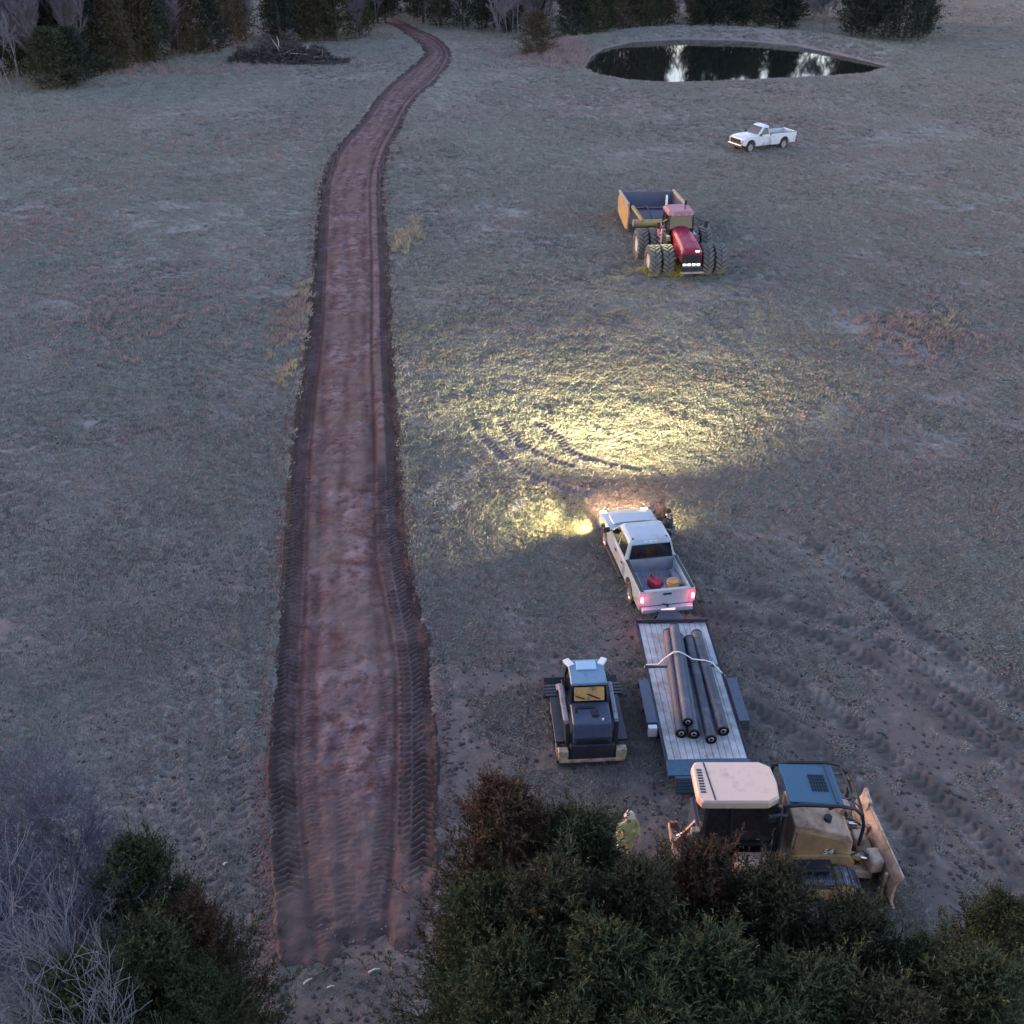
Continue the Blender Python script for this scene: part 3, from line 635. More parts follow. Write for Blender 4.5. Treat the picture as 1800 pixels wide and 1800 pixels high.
# tongue cover, coupler, jack
MB().prism([(0, 0), (0, .0), (0, 0)], 0, 0) if 0 else None
tc_ = MB().add([(L2 + .14, -.55, dz - .06), (L2 + .14, .55, dz - .06), (L2 + .75, .28, dz - .06), (L2 + .75, -.28, dz - .06), (L2 + .14, -.55, dz + .02), (L2 + .14, .55, dz + .02), (L2 + .75, .28, dz + .02), (L2 + .75, -.28, dz + .02)], [(0, 1, 2, 3), (7, 6, 5, 4), (0, 4, 5, 1), (1, 5, 6, 2), (2, 6, 7, 3), (3, 7, 4, 0)])
tc_.build('tongue_plate', M['tread'], tlr, .01)
MB().box((L2 + 1.28, 0, dz - .08), (.34, .14, .13)).build('coupler', M['steelblk'], tlr, .02)
MB().tube([(L2 + .95, .0, dz - .4), (L2 + .95, .0, dz + .10)], .045).box((L2 + .95, 0, dz - .42), (.2, .2, .04)).bar((L2 + .95, 0, dz + .11), (L2 + .95, .2, dz + .12), .03).build('jack', M['steelblk'], tlr)
# dovetail and folded ramp
MB().add([(-L2, -W2 - .06, dz + .03), (-L2, W2 + .06, dz + .03), (-L2 - .50, W2 + .06, dz - .06), (-L2 - .50, -W2 - .06, dz - .06), (-L2, -W2 - .06, dz - .14), (-L2, W2 + .06, dz - .14), (-L2 - .50, W2 + .06, dz - .22), (-L2 - .50, -W2 - .06, dz - .22)],
         [(0, 1, 2, 3), (7, 6, 5, 4), (0, 4, 5, 1), (1, 5, 6, 2), (2, 6, 7, 3), (3, 7, 4, 0)]).build('dovetail', M['dove'], tlr, .01)
rp = MB().add([(-L2 - .52, -W2 + .1, dz - .075), (-L2 - .52, W2 - .12, dz - .075), (-L2 - .70, W2 - .12, .12), (-L2 - .70, -W2 + .1, .12), (-L2 - .58, -W2 + .1, dz - .09), (-L2 - .58, W2 - .12, dz - .09), (-L2 - .76, W2 - .12, .12), (-L2 - .76, -W2 + .1, .12)],
         [(0, 1, 2, 3), (7, 6, 5, 4), (0, 4, 5, 1), (1, 5, 6, 2), (2, 6, 7, 3), (3, 7, 4, 0)]).build('ramp', M['dove'], tlr)
bars = MB()
for k in range(5): bars.bar((-L2 - .60 - k * .036, -W2 + .12, dz - .13 - k * .09), (-L2 - .60 - k * .036, W2 - .14, dz - .13 - k * .09), .03)
bars.build('ramp_rung', M['tread'], rp)
MB().bar((-L2 - .45, W2 + .12, .30), (-L2 - .45, W2 + .28, .30), .05).build('ramp_latch', M['tread'], tlr)
ws = wheel_set(.36, .20, .21, spokes=5)
for s in (-1, 1):
    for x in (-.98, -.16): put_wheel(tlr, x - .15, s * (W2 + .22), .36, ws)
    f = MB(); xc = -.72
    pr = [(xc - 1.02, .40), (xc - .96, .74), (xc + .96, .74), (xc + 1.02, .40), (xc + .98, .38), (xc + .92, .70), (xc - .92, .70), (xc - .98, .38)]
    f.prism(pr, s * (W2 + .09), s * (W2 + .40)); f.build('fender', M['tread'], tlr)
    MB().bar((-.57 - .55, s * (W2 + .1), .36), (-.57 + .55, s * (W2 + .1), .36), .06).build('axle_beam', M['steelblk'], tlr)
MB().box((-1.84, W2 + .25, .56), (.16, .26, .34)).build('side_marker_box', M['whitepl'], tlr, .01)
for s in (-1, 1): MB().box((-L2 - .40, s * (W2 - .12), dz - .2), (.3, .12, .08)).build('tail_light', M['redplastic'], tlr)
# ---------------------------------------------------------------- pipes on the deck
def l2w(root, p):
    return at(root, *p)
def cpipe(x0, y0, x1, y1, z, r, m, label, double=True):
    a = l2w(tlr, (x0, y0, z)); b = l2w(tlr, (x1, y1, z)); L = math.dist(a, b); ang = math.atan2(b[1] - a[1], b[0] - a[0])
    t = empty('drain_pipe', a, ang, label, 'pipe', 'dark drain pipes on the trailer deck')
    o = MB(); prof = []
    n = int(L / .11)
    for k in range(n):
        s0 = k * L / n; prof += [(s0, r * .965), (s0 + .02, r), (s0 + .075, r), (s0 + .095, r * .965)]
    prof.append((L, r * .965)); prof += [(L, r * .85), (L * .98, r * .85)]
    o.lathe([(0.03, r * .85), (0, r * .85)] + prof, axis='x', n=14); o.build('tube', m, t)
    for xx in (-.012, L + .012): MB().lathe([(-.02, r * .80), (-.02, r * 1.03), (.02, r * 1.03), (.02, r * .80)], (xx, 0, 0), 'x', 16, closed=True).build('end_ring', M['piping'], t)
    MB().lathe([(0, .0), (.0, r * .82)], (.0, 0, 0), 'x', 14).build('bore', M['piping'], t)
    if double: MB().lathe([(0, r * .28), (0, r * .5), (.01, r * .5), (.01, r * .28)], (-.03, 0, 0), 'x', 14, closed=True).build('inner_pipe_end', M['alu'], t)
    return t
zz = dz + .035
cpipe(-2.25, .62, 2.42, .26, zz + .165, .165, M['pipered'], 'mud reddened pipe at the left of the bundle of three')
cpipe(-2.30, .26, 2.15, -.02, zz + .175, .175, M['pipedust'], 'dusty grey pipe at the right of the bundle of three')
cpipe(-2.08, .42, 2.35, .09, zz + .44, .155, M['pipedust'], 'dusty pipe lying on top of the bundle of three')
cpipe(-2.52, -.20, 2.05, -.36, zz + .165, .165, M['pipe'], 'dark pipe between the bundle and the rightmost pipe, reaching furthest back')
cpipe(-2.20, -.62, 2.32, -.66, zz + .175, .175, M['pipe'], 'dark pipe nearest the right edge of the deck')
sp = [(1.02, W2 + .10, zz - .1), (1.0, W2 + .04, zz + .02), (.95, .80, zz + .07), (.92, .62, zz + .34), (.9, .36, zz + .60), (.88, .2, zz + .62), (.86, .05, zz + .56), (.82, -.25, zz + .36), (.74, -.62, zz + .37), (.70, -.86, zz + .30), (.55, -W2 - .02, zz + .02), (.52, -W2 - .14, zz - .1)]
st = MB(); w5 = .03
for a_s, b_s in zip(sp[:-1], sp[1:]): st.bar(l2w(tlr, a_s), l2w(tlr, b_s), .05, .012)
tag(st.build('ratchet_strap', M['strap']), 'pale ratchet strap tied across the pipes on the trailer deck', 'strap')
# ---------------------------------------------------------------- compact track loader
cl = empty('track_loader', (2.22, 23.0, gz(2.2, 23)), R(93.5), 'small dark tracked loader with blue grey roof and amber cab panel beside the trailer', 'track loader')
def track_loop(x0, x1, z0, z1, r):
    pts = []; n = 7
    for k in range(n + 1): a = -math.pi / 2 + math.pi * k / n; pts.append((x1 + r * math.cos(a), (z0 + z1) / 2 + r * math.sin(a)))
    for k in range(n + 1): a = math.pi / 2 + math.pi * k / n; pts.append((x0 + r * math.cos(a), (z0 + z1) / 2 + r * math.sin(a)))
    return pts
def resample(pts, step):
    pts = pts + [pts[0]]; L = [0]
    for a, b in zip(pts[:-1], pts[1:]): L.append(L[-1] + math.dist(a, b))
    n = int(L[-1] / step); out = []
    for k in range(n):
        s = (k + .5) * L[-1] / n; i = max(j for j in range(len(L) - 1) if L[j] <= s); t = (s - L[i]) / max(1e-9, L[i + 1] - L[i])
        a, b = pts[i], pts[i + 1]; out.append((a[0] + (b[0] - a[0]) * t, a[1] + (b[1] - a[1]) * t, math.atan2(b[1] - a[1], b[0] - a[0])))
    return out
def crawler(root, y, x0, x1, r, wd, step, shoe_m, frame_m, gh=.04):
    zc = r + .02; trk = empty('track', (0, y, 0)); trk.parent = root
    loop = track_loop(x0, x1, 0, 2 * zc, r)
    sm_ = MB().box((0, 0, 0), (step * .93, wd, .035)).box((-step * .3, 0, -.03), (.025, wd, gh)).mesh('track_shoe', shoe_m)
    for (px, pz, an) in resample(loop, step): inst('track_shoe', sm_, trk, (px, 0, pz), (0, -an, 0))
    inner = [(zc_[0], zc_[1]) for zc_ in track_loop(x0, x1, 0, 2 * zc, r - .05)]
    MB().prism(inner, -wd * .3, wd * .3).build('track_belt', M['tyre'], trk)
    wh = MB()
    for xx, rr_ in ((x0, r - .07), (x1, r - .07)): wh.lathe([(-wd * .42, rr_ * .3), (-wd * .42, rr_ * .9), (-wd * .2, rr_), (wd * .2, rr_), (wd * .42, rr_ * .9), (wd * .42, rr_ * .3)], (xx, 0, zc), 'y', 18)
    wh.build('idler', frame_m, trk)
    MB().box(((x0 + x1) / 2, 0, zc), (x1 - x0 - .1, wd * .8, r * .8)).build('track_frame', frame_m, trk, .03)
for s in (-1, 1): crawler(cl, s * .84, -1.05, .75, .36, .36, .13, M['tyre'], M['grey'], .03)
MB().prism([(-1.25, .35), (-1.3, .55), (-1.25, 1.05), (.9, .9), (1.0, .35)], -.62, .62).build('chassis', M['steelblk'], cl, .04)
hd = MB().prism([(-1.34, .62), (-1.38, 1.10), (-1.20, 1.46), (-.38, 1.58), (-.38, .62)], -.56, .56).build('engine_hood', M['hoodblue'], cl, .05, 3)
MB().box((-.85, -.12, 1.545), (.22, .20, .04), (0, -.146, 0)).box((-.62, .1, 1.57), (.08, .5, .03), (0, -.146, 0)).build('hood_grille', M['black'], hd)
MB().tube([(-.75, .42, 1.4), (-.75, .42, 1.72)], .05).build('exhaust', M['steelblk'], cl)
lv = MB()
for k in range(6): lv.box((-1.37 + .0, 0, .70 + k * .065), (.05, .9, .02))
lv.build('rear_louvre', M['black'], cl)
MB().box((-1.08, -.32, 1.50), (.05, .05, .05)).build('work_lamp', M['whitepl'], cl)
cb = MB(); cb.loft([[(-.46, -.52, .9), (.92, -.52, .9), (.92, .52, .9), (-.46, .52, .9)], [(-.42, -.54, 1.62), (.95, -.54, 1.5), (.95, .54, 1.5), (-.42, .54, 1.62)], [(-.20, -.50, 2.04), (.70, -.50, 2.06), (.70, .50, 2.06), (-.20, .50, 2.04)]], True, False)
cab = cb.build('cab', M['glass'], cl, .02)
for s in (-1, 1):
    MB().bar((-.44, s * .53, .9), (-.40, s * .55, 1.62), .07).bar((-.40, s * .55, 1.62), (-.18, s * .51, 2.05), .07).bar((.93, s * .53, .9), (.96, s * .55, 1.5), .07).bar((.96, s * .55, 1.5), (.72, s * .51, 2.07), .07).build('cab_post', M['steelblk'], cl)
MB().add([(-.46, -.44, 1.66), (-.46, .44, 1.66), (-.25, .44, 1.99), (-.25, -.44, 1.99), (-.40, -.44, 1.66), (-.40, .44, 1.66), (-.19, .44, 1.99), (-.19, -.44, 1.99)], [(3, 2, 1, 0), (4, 5, 6, 7), (0, 1, 5, 4), (1, 2, 6, 5), (2, 3, 7, 6), (3, 0, 4, 7)]).build('amber_rear_panel', M['amber'], cl, .015)
MB().bar((-.475, -.30, 1.73), (-.39, .06, 1.86), .012, .04).bar((-.475, .14, 1.75), (-.42, .40, 1.81), .012, .04).build('panel_decal', M['black'], cl)
MB().box((.28, 0, 2.10), (1.10, 1.06, .10)).build('roof', M['skidroof'], cl, .04, 3)
MB().box((.52, 0, 2.165), (.40, .60, .05)).build('roof_hatch', M['skidhatch'], cl, .02)
for s in (-1, 1):
    MB().box((.70, s * .50, 2.13), (.34, .20, .09), (0, 0, s * .5)).build('roof_corner_light', M['whitepl'], cl, .02)
    arm = MB().bar((-1.0, s * .72, 1.30), (.55, s * .74, 1.36), .13, .22).bar((.5, s * .74, 1.40), (1.35, s * .74, .62), .13, .20).bar((1.3, s * .74, .68), (1.45, s * .74, .30), .12, .2)
    arm.build('lift_arm', M['grey'], cl, .02)
    MB().bar((-.9, s * .66, .72), (.2, s * .68, 1.22), .08).build('lift_cylinder', M['hyd'], cl)
    MB().bar((-1.15, s * .70, .7), (-1.02, s * .72, 1.42), .14, .25).build('arm_tower', M['steelblk'], cl, .02)
    MB().box((-1.40, s * .84, .52), (.22, .30, .36)).build('counterweight', M['skidyel'], cl, .03)
    MB().box((-.1, s * .84, .80), (2.2, .40, .05)).build('track_cover', M['steelblk'], cl, .01)
MB().bar((-1.5, -.95, .33), (-1.5, .95, .33), .06, .08).build('rear_bumper', M['skidyel'], cl)
MB().box((-1.38, 0, .58), (.14, 1.3, .55)).build('rear_door', M['steelblk'], cl, .03)
bp_ = [(1.45, .12), (1.95, .05), (2.35, .08), (2.36, .12), (1.95, .12), (1.56, .2), (1.50, .62), (1.62, .82), (1.56, .86), (1.42, .66)]
MB().prism(bp_, -1.12, 1.12).build('bucket', M['steelblk'], cl)
for s in (-1, 1): MB().prism([(1.45, .12), (2.30, .08), (2.05, .5), (1.6, .84), (1.45, .65)], s * 1.10, s * 1.14).build('bucket_side', M['steelblk'], cl)
# teeth stacks either side seen past the arms
for s in (-1, 1):
    tk = MB()
    for k in range(4): tk.box((1.20 - k * .14, s * 1.00, .80 + .0 * k), (.10, .36, .10))
    tk.build('step_plate', M['steelblk'], cl)
for s in (-1, 1): MB().tube([(-.4, s * .60, 1.2), (.2, s * .66, 1.55), (.9, s * .68, 1.3), (1.4, s * .6, .7)], .02, 5).build('hose', M['hose'], cl)
# ---------------------------------------------------------------- bulldozer
dz_y = 17.95
bd = empty('bulldozer', (6.95, dz_y, gz(6.95, dz_y)), 0, 'tan yellow crawler bulldozer with cream cab roof and blue canopy behind the cedars', 'bulldozer')
for s in (-1, 1): crawler(bd, s * .98, -1.35, 1.25, .46, .56, .20, M['trackst'], M['catyel'], .05)
MB().prism([(-1.9, .5), (-1.9, 1.25), (1.45, 1.25), (1.65, .95), (1.55, .5)], -.62, .62).build('chassis', M['catyel'], bd, .04)
# engine hood, sloping to the nose, with panel and marking
hf = lambda x, y, z: (x, y * (1 - .06 * max(0, x)), z)
hood = MB().prism([(-.05, 1.2), (-.05, 2.28), (.35, 2.22), (1.35, 1.86), (1.52, 1.62), (1.52, .92), (.2, .92)], -.58, .58, hf).build('engine_hood', M['cattan'], bd, .05, 3)
MB().prism([(.02, 1.18), (.05, 2.05), (.35, 2.0), (1.28, 1.68), (1.42, 1.50), (1.42, 1.0), (.2, .98)], -.60, -.575, hf).build('side_panel', M['catyel'], hood, .008)
tcu = bpy.data.curves.new('marking', 'FONT'); tcu.body = '54'; tcu.size = .26; tcu.extrude = .002; tcu.align_x = 'CENTER'
tmp_ = bpy.data.objects.new('marking_text', tcu); tobj = bpy.data.objects.new('marking', bpy.data.meshes.new_from_object(tmp_)); bpy.data.objects.remove(tmp_); sc.collection.objects.link(tobj); tobj.parent = hood; tobj.location = (.92, -.595, 1.28); tobj.rotation_euler = (R(90), 0, 0); tobj.data.materials.clear(); tobj.data.materials.append(M['whitepl'])
MB().bar((.1, -.64, .98), (1.45, -.58, .86), .05, .05).build('side_rail', M['hyd'], bd)
gr = MB()
for k in range(6): gr.box((1.545, 0, 1.0 + k * .1), (.03, .9, .04))
gr.build('grille', M['steelblk'], hood)
MB().tube([(.55, .22, 2.1), (.55, .22, 2.65)], .06).build('exhaust', M['blk2'], bd)
MB().tube([(.9, -.18, 1.95), (.9, -.18, 2.15)], .10).build('air_intake', M['steelblk'], bd)
# cab
cabm = MB(); cabm.loft([[(-2.28, -.62, 1.2), (-.42, -.62, 1.2), (-.42, .62, 1.2), (-2.28, .62, 1.2)], [(-2.32, -.64, 2.0), (-.40, -.64, 2.0), (-.40, .64, 2.0), (-2.32, .64, 2.0)], [(-2.26, -.60, 2.95), (-.52, -.60, 2.95), (-.52, .60, 2.95), (-2.26, .60, 2.95)]], True, False)
cabm.build('cab', M['glass'], bd, .02)
for s in (-1, 1):
    for xx in (-2.28, -1.62, -.46): MB().bar((xx, s * .645, 1.2), (xx, s * .655, 2.0), .07).bar((xx, s * .655, 2.0), (xx + (.03 if xx < -2 else -.04), s * .62, 2.95), .07).build('cab_post', M['blk2'], bd)
    MB().bar((-2.28, s * .66, 1.72), (-.46, s * .66, 1.72), .05).build('cab_rail', M['blk2'], bd)
rf = MB(); rf.loft([[(x_ * 1.0, y_ * k_, z_) for x_, y_ in ((-2.40 + c_, -.66), (-.80, -.66), (-.52 + c2, -.50), (-.47 + c2, 0), (-.52 + c2, .50), (-.80, .66), (-2.40 + c_, .66), (-2.50 + c_, .48), (-2.50 + c_, -.48))] for z_, k_, c_, c2 in ((2.93, .96, .04, -.04), (2.98, 1, 0, 0), (3.14, 1, 0, 0), (3.20, .95, .05, -.05))], True, False)
roof = rf.build('cab_roof', M['cream'], bd, .03, 3)
vt = MB()
for k in range(9): vt.box((-2.33, -.36 + k * .09, 3.203), (.13, .045, .015))
vt.build('roof_vent', M['steelblk'], roof)
MB().bar((-2.08, -.61, 3.205), (-2.18, .61, 3.205), .035, .012).build('roof_seam', M['steelblk'], roof)
# canopy with mesh grille, sweeps down to the nose
cn = MB().add([(-.30, -.62, 3.08), (1.02, -.66, 3.0), (1.02, .66, 3.0), (-.30, .62, 3.08), (-.30, -.62, 3.16), (1.02, -.66, 3.08), (1.02, .66, 3.08), (-.30, .62, 3.16)], [(3, 2, 1, 0), (4, 5, 6, 7), (0, 1, 5, 4), (1, 2, 6, 5), (2, 3, 7, 6), (3, 0, 4, 7)]).build('canopy', M['bluero'], bd, .02)
gm = MB()
for k in range(6): gm.box((.36 + k * .07, .02, 3.130 - k * .004), (.03, .55, .015))
for k in range(5): gm.box((.53, -.20 + k * .11, 3.142), (.42, .02, .012), (0, .06, 0))
gm.build('canopy_grille', M['blk2'], cn)
MB().bar((.86, -.63, 3.115), (.86, .63, 3.115), .05, .03).build('canopy_lip', M['tread'], cn)
for s in (-1, 1):
    MB().tube([(-.46, s * .67, 3.05), (.0, s * .70, 3.12), (.9, s * .72, 3.10), (1.25, s * .72, 3.02), (1.48, s * .70, 2.78), (1.60, s * .66, 2.35), (1.62, s * .60, 1.62)], .045, 8).build('sweep_tube', M['blk2'], bd)
    MB().tube([(1.02, s * .40, 3.06), (1.30, s * .42, 2.98), (1.52, s * .42, 2.72), (1.62, s * .42, 2.3)], .022, 6).build('screen_bar', M['tread'], bd)
    MB().tube([(-.4, s * .70, 3.05), (-.40, s * .74, 1.35)], .045, 8).build('canopy_post', M['blk2'], bd)
MB().tube([(1.50, -.70, 2.75), (1.54, 0, 2.8), (1.50, .70, 2.75)], .04, 8).build('sweep_cross_tube', M['blk2'], bd)
MB().tube([(1.26, -.72, 3.02), (1.28, 0, 3.05), (1.26, .72, 3.02)], .03, 8).build('sweep_cross_tube', M['blk2'], bd)
# fenders, side box, seat-side clutter
for s in (-1, 1):
    MB().box((-1.15, s * 1.0, 1.16), (1.5, .52, .06)).build('fender', M['cattan'], bd, .01)
    MB().box((-1.10, s * 1.02, 1.40), (.78, .44, .42)).build('side_tank', M['cattan'], bd, .04)
    MB().box((-1.0, s * 1.245, 1.38), (.34, .02, .30)).build('tank_panel', M['catyel'], bd)
    MB().box((.55, s * .80, 1.08), (.9, .35, .07)).build('step', M['steelblk'], bd, .01)
MB().tube([(-.38, -.80, 2.88), (-.55, -.86, 2.95), (-.72, -.82, 2.86)], .05, 6).box((-.72, -.84, 2.82), (.18, .10, .16)).build('work_lamp', M['steelblk'], bd)
MB().tube([(1.05, .2, 2.0), (1.2, .1, 2.25), (1.4, .2, 2.1), (1.5, .15, 1.8)], .04, 6).build('hose', M['hose'], bd)
MB().box((1.42, .3, 1.95), (.24, .3, .34), (.2, .3, .2)).build('winch_guard', M['cattan'], bd, .05)
# push arms, cylinders, blade
for s in (-1, 1):
    MB().bar((-.2, s * .45, .62), (2.15, s * .55, .55), .22, .26).build('push_arm', M['cattan'], bd, .03)
    MB().bar((1.1, s * .52, 1.30), (1.75, s * .55, 1.12), .13).build('lift_cylinder', M['catyel'], bd)
    MB().tube([(1.7, s * .55, 1.13), (2.42, s * .58, .98)], .04).build('cylinder_rod', M['hyd'], bd)
    MB().tube([(1.5, s * .6, 1.25), (1.8, s * .5, 1.3), (2.1, s * .55, 1.05)], .03, 6).build('hose', M['hose'], bd)
MB().box((2.05, 0, .62), (.42, .9, .55)).build('blade_yoke', M['catyel'], bd, .06)
MB().box((2.12, -.55, 1.0), (.34, .5, .42), (0, 0, .1)).build('tilt_housing', M['cattan'], bd, .08, 3)
MB().box((1.95, .2, .95), (.3, .35, .3)).build('hose_guard', M['cattan'], bd, .05)
bl = MB(); rings = []
blp = [(2.52, .06), (2.43, .30), (2.40, .62), (2.44, .95), (2.56, 1.22), (2.62, 1.22), (2.50, .95), (2.47, .62), (2.50, .30), (2.60, .04)]
bl.prism(blp, -1.32, 1.52, lambda x, y, z: (x + (y + .1) * -.05 - .08, y, z * (1 - .22 * (max(0, abs(y + .0) - 1.25)) / .4) + .10))
bl.build('blade', M['cattan'], bd, .008)
MB().bar((2.57, -1.28, 1.26), (2.42, 1.44, 1.28), .05, .06).build('blade_top_edge', M['skidyel'], bd)
MB().box((2.42, 1.25, 1.0), (.10, .55, .75), (.0, .1, -.06)).build('blade_corner_plate', M['skidyel'], bd, .02)
for k in range(4): MB().box((2.30, -1.0 + k * .75, .65), (.07, .06, .8)).build('blade_rib', M['cattan'], bd)
MB().box((2.52, .1, .12), (.05, 2.7, .16), (0, .2, -.06)).build('cutting_edge', M['trackst'], bd)
# rear: radiator guard, ripper
MB().box((-2.32, .1, 1.45), (.12, 1.1, 1.0)).build('rear_guard', M['hoodblue'], bd, .02)
MB().bar((-2.0, -.35, 1.0), (-2.75, -.35, .75), .16).bar((-2.0, .35, 1.0), (-2.75, .35, .75), .16).bar((-2.75, -.8, .8), (-2.75, .8, .8), .2).build('ripper_frame', M['cattan'], bd, .02)
MB().bar((-2.2, -.5, 1.55), (-2.72, -.62, .85), .08).bar((-2.35, -.1, 1.9), (-2.78, -.1, 1.2), .07).build('ripper_link', M['cattan'], bd)
MB().tube([(-2.0, .2, 1.6), (-2.7, .2, 1.0)], .05).build('ripper_cylinder', M['hyd'], bd)
for y in (-.6, 0, .6): MB().prism([(-2.85, 1.1), (-2.65, 1.1), (-2.62, .5), (-2.5, .1), (-2.75, .3)], y - .04, y + .04).build('ripper_shank', M['catyel'], bd)
MB().tube([(-2.3, -.7, 1.3), (-2.5, -.8, 1.7), (-2.6, -.75, 1.9), (-2.35, -.6, 2.1)], .03, 6).build('hose', M['hose'], bd)
MB().box((-2.45, -.55, 2.05), (.22, .16, .16)).build('rear_lamp', M['skidyel'], bd, .02)
# ---------------------------------------------------------------- articulated tractor with scraper
tr_h = math.atan2(-1.0, .10)
tt_ = empty('articulated_tractor', (11.12, 67.6, gz(11.1, 67.6)), tr_h, 'dusty red articulated tractor on dual wheels, facing the camera in front of the scraper', 'tractor')
def tractor_wheel():
    r = .98; wd = .70; rr_ = .52; h = wd / 2
    t, m_ = wheel_set(r - .045, wd, rr_, 'bigtyre', 'rimpale', 8)
    l = MB(); n = 20
    for s in (-1, 1):
        for k in range(n):
            a0 = 2 * math.pi * (k + (.5 if s > 0 else 0)) / n; a1 = a0 + .30
            rr2 = r - .02
            l.bar((rr2 * math.cos(a0), s * .02, rr2 * math.sin(a0)), (rr2 * .985 * math.cos(a1), s * h * .98, rr2 * .985 * math.sin(a1)), .11, .12)
    return t, m_, l.mesh('tread', M['lug'])
tw = tractor_wheel()
for x in (1.9, -1.9):
    for y in (-2.16, -1.30, 1.30, 2.16): put_wheel(tt_, x, y, .98, tw)
for x in (1.9, -1.9): MB().tube([(x, -2.3, .98), (x, 2.3, .98)], .16, 12).build('axle', M['steelblk'], tt_)
MB().box((1.6, 0, 1.1), (3.6, .9, .5)).build('front_frame', M['steelblk'], tt_, .05)
MB().box((-1.8, 0, 1.1), (2.2, .9, .5)).build('rear_frame', M['steelblk'], tt_, .05)
MB().lathe([(-.5, .22), (.5, .22)], (-.35, 0, 1.1), 'z', 14).build('articulation_joint', M['steelblk'], tt_)
hd = MB(); hd.loft([[(x_, y_ * wv, z0 + z_ * hv) for y_, z_ in ((-.62, 0), (-.62, .78), (-.50, .96), (-.2, 1.04), (.2, 1.04), (.50, .96), (.62, .78), (.62, 0))] for x_, wv, z0, hv in ((.10, .95, 1.55, 1.08), (1.2, 1.0, 1.45, 1.10), (2.4, 1.05, 1.35, 1.02), (3.20, 1.10, 1.25, .90), (3.36, 1.04, 1.25, .78))], True, False)
hood = hd.build('hood', M['red'], tt_, .05, 3)
MB().box((3.34, 0, 1.50), (.12, 1.20, .62)).build('grille', M['black'], tt_, .03)
gb = MB()
for k in range(5): gb.box((3.41, 0, 1.28 + k * .11), (.03, 1.0, .02))
gb.build('grille_bar', M['steelblk'], tt_)
for y in (-.45, -.15, .15, .45): MB().box((3.44, y, 1.16), (.06, .21, .10)).build('headlight', M['lampw'], tt_, .01)
MB().box((3.40, .34, 2.0), (.06, .26, .10)).build('hood_lamp', M['lampw'], tt_, .01)
MB().box((3.45, 0, .92), (.45, 1.3, .34)).build('front_weight', M['steelblk'], tt_, .04)
MB().box((3.72, 0, .72), (.1, 1.5, .1)).build('front_bar', M['skidyel'], tt_)
cb = MB(); cb.loft([[(-1.65, -.72, 1.7), (.05, -.72, 1.7), (.05, .72, 1.7), (-1.65, .72, 1.7)], [(-1.72, -.82, 2.5), (.10, -.80, 2.5), (.10, .80, 2.5), (-1.72, .82, 2.5)], [(-1.60, -.76, 3.35), (-.06, -.74, 3.35), (-.06, .74, 3.35), (-1.60, .76, 3.35)]], True, False)
cb.build('cab', M['glass'], tt_, .03)
for s in (-1, 1):
    for xx in (-1.70, -.8, .08): MB().bar((xx, s * .83, 2.4), (xx * .95, s * .77, 3.36), .07).bar((xx, s * .74, 1.7), (xx, s * .83, 2.45), .07).build('cab_post', M['black'], tt_)
rf = MB(); rf.loft([[(-.82 + x_ * k_, y_ * k_, z_) for x_, y_ in ((-1.0, -.60), (-.8, -.88), (.75, -.88), (1.05, -.60), (1.05, .60), (.75, .88), (-.8, .88), (-1.0, .60))] for z_, k_ in ((3.33, .97), (3.40, 1), (3.55, .99), (3.64, .85))], True, False)
rf.build('cab_roof', M['redfade'], tt_, .03, 3)
for y in (-.6, -.25, .25, .6): MB().box((.20, y, 3.42), (.08, .2, .10)).build('roof_lamp', M['alu'], tt_, .01)
MB().box((.07, .0, 2.05), (.06, 1.0, .3)).build('cab_firewall', M['red'], tt_)
for s in (-1, 1):
    MB().box((-1.9, s * .72, 2.0), (1.3, .5, .5)).build('rear_fender', M['pinkst'] if s < 0 else M['red'], tt_, .08, 3)
    MB().bar((.1, s * .85, 3.2), (.45, s * 1.55, 3.0), .04).box((.45, s * 1.58, 2.85), (.08, .22, .42)).build('mirror', M['black'], tt_)
    MB().prism([(-.55, 1.2), (-.55, 2.2), (.55, 2.2), (.75, 1.9), (.75, 1.2)], s * .75, s * 1.05).build('fuel_tank', M['red'] if s > 0 else M['steelblk'], tt_, .06)
for k in range(5): MB().box((-.75 + .0, -1.02 - .0 * k, .9 + k * .28), (.55, .34, .04)).build('step', M['pinkst'], tt_)
MB().box((-1.15, -1.0, 2.0), (.5, .42, .7)).build('tool_box', M['redfade'], tt_, .04)
MB().box((-.62, -.96, 1.75), (.30, .30, 1.1)).build('battery_box', M['pinkst'], tt_, .03)
MB().tube([(-1.75, -.62, 2.4), (-1.75, -.62, 4.05), (-1.85, -.62, 4.2)], .075, 10).build('exhaust', M['whitepl'], tt_)
MB().tube([(-1.5, .62, 2.4), (-1.5, .62, 3.95)], .09, 10).build('air_intake', M['black'], tt_)
MB().lathe([(0, .03), (.25, .03)], (-.4, .3, 3.62), 'z', 8).build('gps_mast', M['black'], tt_)
spot('cab_work_lamp', tt_, (.25, -.85, 3.42), -38, 50, 75, 130, (1.0, .95, .35), .8)
